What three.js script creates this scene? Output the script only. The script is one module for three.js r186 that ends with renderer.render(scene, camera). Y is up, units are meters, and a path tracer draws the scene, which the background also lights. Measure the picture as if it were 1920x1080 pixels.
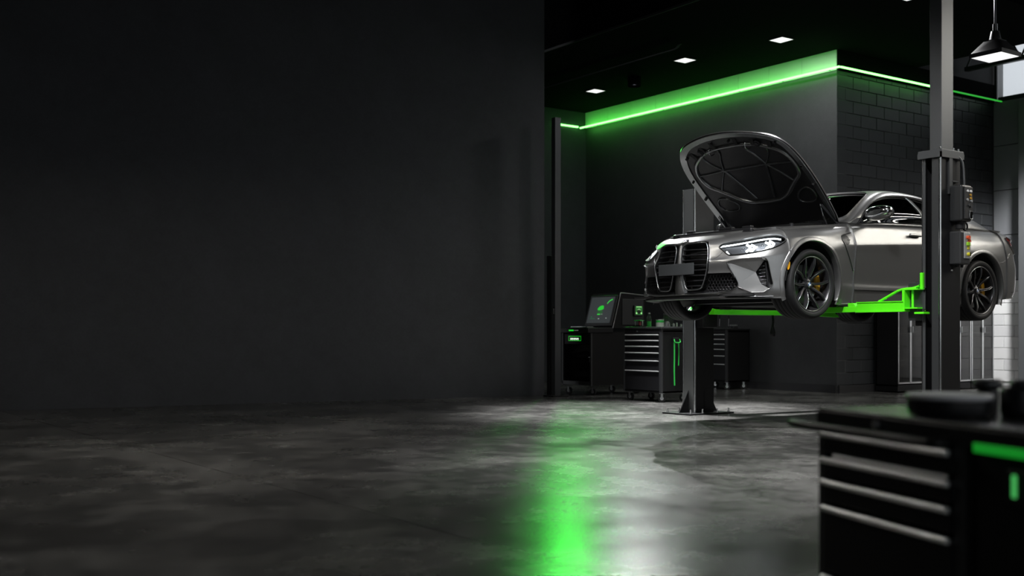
import * as THREE from 'three';
import { RoundedBoxGeometry } from 'three/addons/geometries/RoundedBoxGeometry.js';
import { mergeGeometries, toCreasedNormals } from 'three/addons/utils/BufferGeometryUtils.js';
import { RectAreaLightUniformsLib } from 'three/addons/lights/RectAreaLightUniformsLib.js';
RectAreaLightUniformsLib.init();

// ---------------------------------------------------------------- camera, exposure
const scene = new THREE.Scene();
scene.background = new THREE.Color(1.0, 1.02, 1.04);   // overcast daylight outside the clerestory
const renderer = new THREE.WebGLRenderer();
renderer.toneMapping = THREE.LinearToneMapping;
renderer.toneMappingExposure = 1.12;
renderer.shadowMap.enabled = true;

const YAW = 35.52 * Math.PI / 180;
const camera = new THREE.PerspectiveCamera(2 * Math.atan(540 / 2090) * 180 / Math.PI, 16 / 9, 0.05, 120);
camera.position.set(0, 0.94, 0);
camera.rotation.y = -YAW;
camera.setViewOffset(1920, 1080, 0, -85, 1920, 1080);   // lens shift keeps the posts upright
camera.focus = 11.6;
camera.userData.fStop = 1.5;

// ---------------------------------------------------------------- helpers
let seed = 20240611;
const rnd = () => { seed = (seed * 1664525 + 1013904223) >>> 0; return seed / 4294967296; };
const R = (d) => d * Math.PI / 180, V = (x, y, z) => new THREE.Vector3(x, y, z);
const taken = new Map();
const numbered = (n) => { const k = taken.get(n) ?? 0; taken.set(n, k + 1); return k ? n + '_' + String(k).padStart(3, '0') : n; };
function base(name, label, category, pos = [0, 0, 0], turn = 0, group) {
  const o = new THREE.Group(); o.name = numbered(name); o.position.set(...pos); o.rotation.y = turn;
  o.userData = { label, category }; if (group) o.userData.group = group;
  scene.add(o); return o;
}
function part(name, geo, mat, parent, label) {
  const g = Array.isArray(geo) ? (geo.length > 1 ? mergeGeometries(geo.map((q) => { const p = q.index ? q.toNonIndexed() : q; if (!p.attributes.uv) p.setAttribute('uv', new THREE.Float32BufferAttribute(new Float32Array(p.attributes.position.count * 2), 2)); for (const k of Object.keys(p.attributes)) if (!['position', 'normal', 'uv'].includes(k)) p.deleteAttribute(k); return p; })) : geo[0]) : geo;
  const m = new THREE.Mesh(g, mat); m.name = name; m.castShadow = m.receiveShadow = true;
  if (label) m.userData.label = label;
  parent.add(m); return m;
}
function struct(name, geo, mat, label, category) {
  const m = part(numbered(name), geo, mat, scene); m.userData = { kind: 'structure', label, category }; return m;
}
function lit(o, label, category, group) { o.userData.label = label; o.userData.category = category; if (group) o.userData.group = group; return o; }
const box = (w, h, d, x = 0, y = 0, z = 0) => new THREE.BoxGeometry(w, h, d).translate(x, y, z);
const rbox = (w, h, d, r, x = 0, y = 0, z = 0, seg = 2) => new RoundedBoxGeometry(w, h, d, seg, Math.min(r, w / 2.01, h / 2.01, d / 2.01)).translate(x, y, z);
const cyl = (r, h, x = 0, y = 0, z = 0, axis = 'y', n = 24, r2 = r) => { const g = new THREE.CylinderGeometry(r2, r, h, n); if (axis === 'x') g.rotateZ(Math.PI / 2); if (axis === 'z') g.rotateX(Math.PI / 2); return g.translate(x, y, z); };
const tube = (pts, r, n = 40, k = 8, closed = false, tension) => new THREE.TubeGeometry(new THREE.CatmullRomCurve3(pts.map((p) => p.isVector3 ? p : V(...p)), closed, tension === undefined ? 'centripetal' : 'catmullrom', tension ?? 0.5), n, r, k, closed);
const bar = (a, b, r, k = 8) => { const A = V(...a), B = V(...b), d = B.clone().sub(A); return new THREE.CylinderGeometry(r, r, d.length(), k).applyQuaternion(new THREE.Quaternion().setFromUnitVectors(V(0, 1, 0), d.clone().normalize())).translate((A.x + B.x) / 2, (A.y + B.y) / 2, (A.z + B.z) / 2); };
const lathe = (prof, n = 64) => new THREE.LatheGeometry(prof.map((p) => new THREE.Vector2(...p)), n);
const beam = (a, b, w, h, r = 0.006) => { const A = V(...a), B = V(...b), d = B.clone().sub(A), L = d.length(); const g = new RoundedBoxGeometry(L, h, w, 1, r); const yaw = Math.atan2(-d.z, d.x), pit = Math.atan2(d.y, Math.hypot(d.x, d.z)); return g.rotateZ(pit).rotateY(yaw).translate((A.x + B.x) / 2, (A.y + B.y) / 2, (A.z + B.z) / 2); };
const extrude = (poly, depth, bevel = 0) => new THREE.ExtrudeGeometry(new THREE.Shape(poly.map((p) => new THREE.Vector2(...p))), { depth, bevelEnabled: bevel > 0, bevelSize: bevel, bevelThickness: bevel, bevelSegments: 2, curveSegments: 8 });
const smooth = (a, b, x) => { const t = Math.min(1, Math.max(0, (x - a) / (b - a))); return t * t * (3 - 2 * t); };
const lerp = (a, b, t) => a + (b - a) * t;

// value noise for surface grain
function noiseGrid(n, s) { let q = s >>> 0; const a = new Float32Array(n * n); for (let i = 0; i < n * n; i++) { q = (q * 1664525 + 1013904223) >>> 0; a[i] = q / 4294967296; } return (x, y) => { const xi = Math.floor(x), yi = Math.floor(y), fx = x - xi, fy = y - yi, u = fx * fx * (3 - 2 * fx), v = fy * fy * (3 - 2 * fy), m = (i, j) => a[((j % n + n) % n) * n + ((i % n + n) % n)]; return lerp(lerp(m(xi, yi), m(xi + 1, yi), u), lerp(m(xi, yi + 1), m(xi + 1, yi + 1), u), v); }; }
function fbmTexture(size, periods, s, map, opts = {}) {
  const data = new Uint8Array(size * size * 4);
  const layers = periods.map((p, i) => [p, noiseGrid(p, s + i * 77)]);
  for (let y = 0; y < size; y++) for (let x = 0; x < size; x++) {
    const v = layers.map(([p, f]) => f(x / size * p, y / size * p));
    const c = map(v, x / size, y / size), o = (y * size + x) * 4;
    for (let k = 0; k < 3; k++) data[o + k] = Math.max(0, Math.min(255, Math.round((c.length ? c[k] : c) * 255)));
    data[o + 3] = 255;
  }
  const t = new THREE.DataTexture(data, size, size); t.wrapS = t.wrapT = THREE.RepeatWrapping; t.magFilter = THREE.LinearFilter; t.minFilter = THREE.LinearFilter;
  if (opts.srgb) t.colorSpace = THREE.SRGBColorSpace; if (opts.repeat) t.repeat.set(...opts.repeat);
  t.needsUpdate = true; return t;
}
const std = (color, roughness = 0.5, metalness = 0, extra = {}) => new THREE.MeshStandardMaterial({ color, roughness, metalness, ...extra });
const phys = (color, roughness, metalness, extra) => new THREE.MeshPhysicalMaterial({ color, roughness, metalness, ...extra });

// ---------------------------------------------------------------- room shell
const concreteMap = fbmTexture(1024, [4, 9, 23, 61, 171, 400], 11, (v) => { const a = v[0] * .22 + v[1] * .26 + v[2] * .24 + v[3] * .18 + v[4] * .10, crack = smooth(.018, .0, Math.abs(v[1] - .52 + .10 * (v[3] - .5))) * smooth(.5, .62, v[0]), k = .50 + .42 * smooth(.27, .74, a) + .10 * (v[4] - .5) + .08 * (v[5] - .5) - .16 * crack; return [k, k * .992, k * .975]; }, { srgb: true });
const concreteRough = fbmTexture(1024, [5, 13, 37, 120, 380], 53, (v) => .42 + .05 * (v[0] - .5) + .09 * (v[1] - .5) + .10 * (v[2] - .5) + .06 * (v[3] - .5) + .03 * (v[4] - .5));
const plasterBump = fbmTexture(512, [12, 40, 128, 256], 17, (v) => .5 + .3 * (v[1] - .5) + .35 * (v[2] - .5) + .35 * (v[3] - .5));
const plasterMap = fbmTexture(512, [3, 8, 30, 140], 29, (v) => { const k = .86 + .06 * (v[0] - .5) + .06 * (v[1] - .5) + .05 * (v[2] - .5) + .06 * (v[3] - .5); return [k, k, k]; }, { srgb: true });
function uvMetres(g, k) { // uv in units of k metres from the dominant axis of each face
  g = g.index ? g.toNonIndexed() : g; const p = g.attributes.position, n = g.attributes.normal, uv = new Float32Array(p.count * 2);
  for (let i = 0; i < p.count; i++) { const ax = Math.abs(n.getX(i)), ay = Math.abs(n.getY(i)), az = Math.abs(n.getZ(i)); const [u, v] = ay > ax && ay > az ? [p.getX(i), p.getZ(i)] : ax > az ? [p.getZ(i), p.getY(i)] : [p.getX(i), p.getY(i)]; uv[2 * i] = u / k; uv[2 * i + 1] = v / k; }
  g.setAttribute('uv', new THREE.BufferAttribute(uv, 2)); return g;
}
const M0 = { satin: std(new THREE.Color(.45, .46, .47), .32, 1), chrome: std(new THREE.Color(.7, .71, .72), .18, 1) };
const W = {
  floor: new THREE.MeshPhysicalMaterial({ color: new THREE.Color(.15, .15, .15), map: concreteMap, roughness: 0.60, roughnessMap: concreteRough, specularIntensity: 1 }),
  left: std(new THREE.Color(.048, .051, .059), .62, 0, { map: plasterMap, bumpMap: plasterBump, bumpScale: .0008 }),
  grey: std(new THREE.Color(.050, .052, .055), .55, 0, { map: plasterMap, bumpMap: plasterBump, bumpScale: .0008 }),
  brick: std(new THREE.Color(.021, .023, .025), .42, 0, { bumpMap: plasterBump, bumpScale: .0012 }),
  brick2: std(new THREE.Color(.025, .027, .030), .45, 0, { bumpMap: plasterBump, bumpScale: .0012 }),
  mortar: std(new THREE.Color(.020, .021, .022), .8),
  white: std(new THREE.Color(.62, .62, .62), .55, 0, { bumpMap: plasterBump, bumpScale: .0014 }),
  white2: std(new THREE.Color(.56, .56, .565), .6, 0, { bumpMap: plasterBump, bumpScale: .0014 }),
  endcore: std(new THREE.Color(.045, .047, .05), .6),
  whitejoint: std(new THREE.Color(.40, .40, .40), .8),
  panel: std(new THREE.Color(.15, .155, .165), .45, .1),
  ceil: phys(new THREE.Color(.0022, .0022, .0025), 1, 0, { specularIntensity: .1 }),
  trim: std(new THREE.Color(.022, .022, .024), .5),
  metal: std(new THREE.Color(.05, .052, .056), .42, .5),
};
const H = 7.2, HD = 5.40, ZB = -17.5, XM = 14.33, ZC = -11.28, XE = 18.67;
const fl = struct('floor', box(27, .18, 24, 7.5, -.112, -8), W.trim, 'polished grey concrete workshop floor', 'floor');   // bed under the slabs, seen only in the saw-cut joints
{ const xs = [-6, -1.6, 2.8, 7.2, 11.6, 16.0, 21], zs = [-20, -16.4, -11.9, -7.4, -2.9, 4];
  for (let i = 0; i < 6; i++) for (let j = 0; j < 5; j++) part('slab', uvMetres(box(xs[i + 1] - xs[i] - .005, .024, zs[j + 1] - zs[j] - .005, (xs[i] + xs[i + 1]) / 2, -.012, (zs[j] + zs[j + 1]) / 2), 6), W.floor, fl); }
{ // long dark wall, slightly turned against the bay
  const ax = 10.24, az = -13.5, bx = -6.6, bz = -13.5 - (10.24 + 6.6) * (1.14 / 7.43), L = Math.hypot(ax - bx, az - bz);
  const m = struct('wall_left', uvMetres(box(L, H, .3, -L / 2, H / 2, -.15), 2.5), W.left, 'long plain charcoal wall beside the lift bay', 'wall'); m.position.set(ax, 0, az); m.rotation.y = Math.atan2(az - bz, ax - bx) * -1;
}
struct('wall_back', uvMetres(box(7.2, H, .3, 11.05, H / 2, ZB - .15), 2.5), W.left, 'dark end wall behind the diagnostic cart', 'wall');
struct('wall_middle', uvMetres(box(.25, H, ZC - ZB - .01, XM + .125, H / 2, (ZB + ZC) / 2 - .005), 2.5), W.grey, 'smooth dark grey wall behind the raised car', 'wall');
const wb = struct('wall_brick', uvMetres(box(XE - XM + .1, H, .3, (XM + XE) / 2 + .31, H / 2, ZC - .17), 2.5), W.mortar, 'black painted block wall behind the coupe', 'wall');
{ const bw = .4, bh = .196, g = rbox(bw - .010, bh - .010, .03, .006, 0, 0, 0, 1); const gh = rbox(bw / 2 - .010, bh - .010, .03, .006, 0, 0, 0, 1); uvMetres(g, .6); uvMetres(gh, .6);
  for (let j = 0; j < 27; j++) for (let x = XM, k = 0; x < XE - .02; k++) { const half = k === 0 && j % 2; const w = Math.min(half ? bw / 2 : bw, XE - x); const b = part('block', half || w < bw - .1 ? gh : g, rnd() < .5 ? W.brick : W.brick2, wb); b.position.set(x + w / 2, .12 + (j + .5) * bh, ZC - .022 + (rnd() - .5) * .005); if (w < bw - .01 && !half) b.scale.x = (w - .01) / (bw / 2 - .01) / (w < bw - .1 ? 1 : 2); b.rotation.z = (rnd() - .5) * .004; x += w; } }
// end wall: white block plinth, grey sheet panels, clerestory window
const we = struct('wall_end', [box(.3, 1.88, 15.3, XE + .18, .94, -4.28), box(.3, 3.22, 15.3, XE + .18, 3.49, -4.28), box(.3, .9, 15.3, XE + .18, 6.75, -4.28)], W.endcore, 'end wall of white blocks below grey panels', 'wall');
{ const bw = .4, bh = .2, g = rbox(.03, bh - .008, bw - .008, .005, 0, 0, 0, 1), gh = rbox(.03, bh - .008, bw / 2 - .008, .005, 0, 0, 0, 1); uvMetres(g, .6); uvMetres(gh, .6);
  for (let j = 0; j < 9; j++) for (let z = ZC, k = 0; z < -7.3; k++) { const half = k === 0 && j % 2, w = half ? bw / 2 : bw, b = part('block', half ? gh : g, rnd() < .5 ? W.white : W.white2, we); b.position.set(XE + .022 + (rnd() - .5) * .004, .08 + (j + .5) * bh, z + w / 2); z += w; }
  part('block_backing', [box(.01, 1.87, 4.0, XE + .027, .94, ZC + 2.0)], W.whitejoint, we);
  for (let r = 0; r < 4; r++) for (let c = 0; c < 4; c++) part('wall_panel', [rbox(.03, .80 - .012, .98, .006, XE + .02, 1.89 + .80 * (r + .5), ZC + .5 + c * 1.0)], W.panel, we);
}
const win = struct('window_1', [box(.06, .07, 12.6, XE + .06, 5.13, -4.9), box(.06, .07, 12.6, XE + .06, 6.28, -4.9)], W.metal, 'bright clerestory window under the roof truss', 'window');
for (let k = 0; k < 9; k++) part('mullion', [box(.06, 1.15, .05, XE + .06, 5.7, ZC + .03 + k * 1.25)], W.metal, win);
for (let k = 0; k < 8; k++) part('pane', [box(.008, 1.12, 1.19, XE + .06, 5.7, ZC + .655 + k * 1.25)], phys(new THREE.Color(.8, .82, .84), .35, 0, { transmission: 1, thickness: 0 }), win);
struct('wall_right', [box(2.7, H, .3, -4.95, H / 2, 3.15), box(9.4, H, .3, 14.3, H / 2, 3.15), box(13.2, 1.0, .3, 3.0, .5, 3.15), box(13.2, H - 4.2, .3, 3.0, 4.2 + (H - 4.2) / 2, 3.15)], W.left, 'dark wall behind the viewpoint', 'wall');
const win2 = struct('window_2', [box(13.2, .06, .08, 3.0, 1.03, 3.1), box(13.2, .06, .08, 3.0, 4.17, 3.1)], W.metal, 'wide frosted workshop window behind the viewpoint', 'window');
for (let k = 0; k < 9; k++) part('mullion', [box(.06, 3.2, .08, -3.6 + k * 1.65, 2.6, 3.1)], W.metal, win2);
for (let k = 0; k < 8; k++) part('pane', [box(1.59, 3.1, .01, -2.775 + k * 1.65, 2.6, 3.1)], phys(new THREE.Color(.92, .94, .95), .3, 0, { transmission: 1, thickness: 0 }), win2);
struct('wall_front', box(.3, H, 24, -6.15, H / 2, -8), W.left, 'dark wall at the near end', 'wall');
struct('ceiling', box(26, .2, 24, 6.5, H + .1, -8), W.ceil, 'black high roof deck', 'ceiling');
const pipeD = std(new THREE.Color(.03, .03, .032), .5, .4);
const drop = struct('ceiling_dropped', box(5.7, .12, ZB * -1 - 8.3, 13.55, HD + .06, (ZB - 8.3) / 2), W.ceil, 'black suspended ceiling over the bay with recessed lights', 'ceiling');
part('edge_profile', [box(.02, .035, 9.2, 10.69, HD + .01, -12.9)], pipeD, drop);
part('ceiling_fascia', [box(.03, 1.7, 9.2, 10.72, HD + .95, -12.9)], W.ceil, drop);
struct('baseboard_middle', box(.02, .13, 6.2, XM - .011, .065, -14.4), W.trim, 'low black skirting on the grey wall', 'baseboard');
struct('baseboard_brick', box(4.3, .12, .03, 16.5, .06, ZC + .012), W.trim, 'low black skirting under the block wall', 'baseboard');
// high-level pipes, roof truss before the clerestory
const pipeM = std(new THREE.Color(.04, .04, .042), .4, .6);
lit(part(numbered('conduit_pipe'), [bar([12.1, HD - .05, ZB + .1], [12.1, HD - .05, -12.6], .014), bar([12.1, HD - .05, -12.6], [12.1, HD + .02, -12.45], .014)], pipeM, scene), 'thin dark conduit under the suspended ceiling', 'pipe');
const tr = base('roof_truss', 'dark steel roof truss crossing in front of the clerestory window', 'truss', [17.7, 5.25, -11.2]);
part('top_chord', [box(.09, .07, 9, 0, 1.25, 4.5)], pipeM, tr); part('bottom_chord', [box(.09, .07, 9, 0, .28, 4.5)], pipeM, tr);
for (let k = 0; k < 9; k++) { part('web_bar', [bar([0, .28, k], [0, 1.25, k + .5], .018)], pipeM, tr); part('web_bar', [bar([0, 1.25, k + .5], [0, .28, k + 1], .018)], pipeM, tr); }
for (let k = 0; k < 3; k++) lit(part(numbered('roof_pipe'), [bar([16.9 - k * .5, 5.9 + .22 * k, -11.1], [16.9 - k * .5, 5.9 + .22 * k, -3], .035)], pipeM, scene), ['lowest dark pipe below the roof beside the truss', 'middle dark pipe below the roof beside the truss', 'topmost dark pipe below the roof beside the truss'][k], 'pipe', 'pipes below the roof');

// ---------------------------------------------------------------- lamps of the place
const GREEN = new THREE.Color(.06, 1, .05);
const rect = (name, color, intensity, w, h, pos, target, parent = scene) => { const l = new THREE.RectAreaLight(color, intensity, w, h); l.name = name; l.position.set(...pos); parent.add(l); l.lookAt(...target); l.castShadow = true; return l; };
const glow = (c, i) => std(0x111111, .6, 0, { emissive: c, emissiveIntensity: i });
// green cove: an LED profile on stand-off brackets washes a band of pale boards above the grey wall, and turns the corner
const YS = 5.07, OFF = .18;
const ledMat = glow(new THREE.Color(.80, 4.4, .70), 1), ledDim = glow(new THREE.Color(.02, .35, .03), 1);
const paleBoard = std(new THREE.Color(.50, .54, .50), .6, 0, { bumpMap: plasterBump, bumpScale: .0006 });
const so = base('green_light_cove', 'pale board band washed green by an LED line above the grey wall', 'light', [0, YS, 0]);
{ const n = 9, step = (ZC - ZB) / n;
  for (let i = 0; i < n; i++) part('cove_board', [rbox(.014, HD - YS - .012, step - .006, .003, XM - .009, (HD - YS) / 2 + .004, ZB + step * (i + .5))], paleBoard, so);
  part('led_line', [box(.028, .028, ZC - ZB + OFF - .04, XM - OFF, 0, (ZB + ZC + OFF) / 2 + .02)], ledMat, so);
  for (let i = 0; i < 7; i++) part('bracket', [box(OFF - .014, .008, .012, XM - OFF / 2, .018, ZB + .4 + i * .95)], W.trim, so);
}
rect('cove_wash_light', new THREE.Color(.16, 1, .13), 7, 6.3, .028, [XM - OFF + .016, YS - .012, (ZB + ZC + OFF) / 2], [XM + .1, YS - .22, (ZB + ZC + OFF) / 2]);
rect('cove_light', new THREE.Color(.07, 1, .05), 11, 6.3, .028, [XM - OFF + .016, YS + .012, (ZB + ZC + OFF) / 2], [XM + .1, YS + .22, (ZB + ZC + OFF) / 2]);
const so2 = base('corner_led_profile', 'bright green LED line along the top of the block wall', 'light', [0, YS, 0]);
part('led_line', [box(2.6, .026, .026, XM + 1.3 - OFF + .03, 0, ZC + OFF)], ledMat, so2);
part('led_line', [box(XE - XM - 2.55, .022, .022, (XE + XM + 2.5) / 2, 0, ZC + OFF)], ledDim, so2, 'dim end of the LED line');
part('black_header', [box(XE - XM - .02, HD - YS - .01, .03, (XM + XE) / 2 + .01, (HD - YS) / 2, ZC + .012)], W.ceil, so2);
for (let i = 0; i < 5; i++) part('bracket', [box(.012, .008, OFF - .03, XM + .4 + i * .9, .018, ZC + OFF / 2 + .01)], W.trim, so2);
rect('corner_led_light', new THREE.Color(.12, 1, .10), 2.5, 2.4, .026, [XM + 1.25, YS - .02, ZC + OFF + .02], [XM + 1.25, 3.5, ZC + 1.2]);
const so3 = base('short_green_led_strip', 'short green LED strip across the dark end wall', 'light', [0, YS + .02, ZB]);
part('led_line', [box(.62, .03, .03, 13.80, .0, .02)], ledMat, so3); part('led_line', [box(1.5, .03, .03, 12.35, .0, .02)], ledDim, so3);
function spot(name, color, cd, pos, target, half, size, pen = .6) { const l = new THREE.SpotLight(color, cd, 0, R(half), pen); l.name = name; l.position.set(...pos); l.target.position.set(...target); l.castShadow = true; l.shadow.radius = size / .02; scene.add(l, l.target); return l; }
spot('end_strip_light', new THREE.Color(.05, 1, .06), 28, [13.8, YS - .03, ZB + .12], [5.2, 0, -6.9], 20, .16);

// recessed square downlights in the suspended ceiling
const lampWhite = glow(new THREE.Color(1, 1, 1), 1.1);
[[13.15, -15.78, 'farthest square recessed downlight, nearest the charcoal wall'], [12.86, -13.16, 'middle square recessed downlight in the suspended ceiling'], [13.15, -11.39, 'square recessed downlight nearest the soffit corner'], [12.85, -8.95, 'square recessed downlight cut by the top edge beside the lift post']].forEach(([x, z, label], i) => {
  const d = base('recessed_downlight', label, 'light', [x, HD, z], 0, 'square recessed downlights');
  part('frame', [box(.28, .012, .012, 0, -.006, .134), box(.28, .012, .012, 0, -.006, -.134), box(.012, .012, .256, .134, -.006, 0), box(.012, .012, .256, -.134, -.006, 0)], W.trim, d);
  part('lamp_panel', [box(.256, .008, .256, 0, -.005, 0)], lampWhite, d);
  rect('downlight_' + i, 0xffffff, [20, 45, 190, 130][i], .25, .25, [x, HD - .012, z], [x, 0, z]);
});
// pendant
{ const p = base('pendant_lamp', 'square black pendant lamp hanging on a rod by the lift post', 'lamp', [12.79, 4.33, -7.7]);
  part('shade', [new THREE.CylinderGeometry(.13, .30, .16, 4, 1, true).rotateY(Math.PI / 4).translate(0, .12, 0), box(.19, .01, .19, 0, .20, 0), box(.43, .05, .012, 0, .025, .208), box(.43, .05, .012, 0, .025, -.208), box(.012, .05, .43, .208, .025, 0), box(.012, .05, .43, -.208, .025, 0)], W.trim, p);
  part('lamp_panel', [box(.39, .01, .39, 0, .006, 0)], lampWhite, p);
  part('socket', [cyl(.075, .12, 0, .26, 0, 'y', 16, .05), cyl(.03, .10, 0, .36, 0)], M0.satin, p);
  part('rod', [bar([0, .30, 0], [0, H - 4.33, 0], .014)], M0.satin, p);
  rect('pendant_light', 0xffffff, 45, .39, .39, [12.79, 4.32, -7.7], [12.79, 0, -7.7]);
}
// lamps above and beside the picture whose light the car, the glass and the floor show
function tubeLamp(label, pos, turn, len, power, tilt = 0, shine = 2) {
  const t = base('linear_lamp', label, 'light', pos, turn, 'linear lamps hung outside the view');
  part('housing', [rbox(len, .06, .22, .01, 0, .05, 0), box(len, .08, .012, 0, .01, .104), box(len, .08, .012, 0, .01, -.104), box(.012, .08, .2, len / 2 - .006, .01, 0), box(.012, .08, .2, -len / 2 + .006, .01, 0)], W.trim, t); part('lamp_diffuser', [rbox(len - .04, .02, .16, .008, 0, .012, 0)], glow(new THREE.Color(1, .96, .88), shine), t);
  for (const s of [-1, 1]) part('hanger', [bar([s * len * .4, .08, 0], [s * len * .4, H - pos[1], 0], .006)], W.metal, t);
  const l = new THREE.RectAreaLight(new THREE.Color(1, .95, .85), power, len - .04, .16); l.name = 'linear_light'; l.castShadow = true; l.position.set(0, -.004, 0); t.add(l); l.rotation.x = -Math.PI / 2 + tilt; return t;
}
['first', 'second', 'third', 'fourth'].forEach((n, k) => tubeLamp(n + ' linear lamp out from the car side, outside the view', [15.2, 5.0, -5.0 + k * 1.3], 0, 6.0, 32));
tubeLamp('linear lamp ahead of the near tool chest, over the top of the view', [3.0, 4.3, -8.3], 0, 3.8, 14, 0, 38);
function highBay(label, x, y, z, power, aim, half) {
  const b = base('high_bay_lamp', label, 'lamp', [x, y, z], 0, 'high bay lamps above the view');
  part('reflector', [lathe([[.06, .26], [.10, .24], [.20, .06], [.215, 0]], 32)], W.trim, b); part('lamp_disc', [cyl(.19, .012, 0, .01, 0, 'y', 32)], lampWhite, b); part('rod', [bar([0, .25, 0], [0, H - y, 0], .012)], W.metal, b);
  spot('high_bay_light', 0xffffff, power, [x, y - .02, z], aim, half, .28);
}
highBay('high bay lamp above the nose of the car, over the top of the view', 6.2, 6.3, -6.0, 250, [6.8, 0, -5.6], 32);
highBay('high bay lamp straight above the far lift post, over the top of the view', 9.1, 6.3, -10.3, 680, [9.2, 0, -9.7], 25);
highBay('high bay lamp ahead of the car nose, over the top of the view', 4.5, 6.4, -4.0, 190, [9.6, 1.3, -7.7], 17);
highBay('high bay lamp near the white block wall, outside the view', 16.6, 5.6, -8.4, 330, [18.67, 1.0, -10.6], 26);
// black surface-mounted can downlights, the lamps set deep so that only the floor sees them
function canLight(label, x, z, depth, cd, aim, half) {
  const b = base('can_downlight', label, 'light', [x, HD, z], 0, 'black can downlights');
  part('can', [lathe([[.001, -.002], [.118, -.002], [.118, -.16], [.110, -.16], [.110, -.012], [.001, -.012]], 32)], W.ceil, b); part('lamp_disc', [cyl(.02, .008, 0, -.150 + depth, 0, 'y', 20)], lampWhite, b);
  spot('can_light', 0xffffff, cd, [x, HD - .165 + depth, z], aim, half, .012);
}
canLight('black can downlight on the suspended ceiling between two square lights', 13.0, -14.55, .040, 44, [5.4, 0, -6.0], 22);

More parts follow.
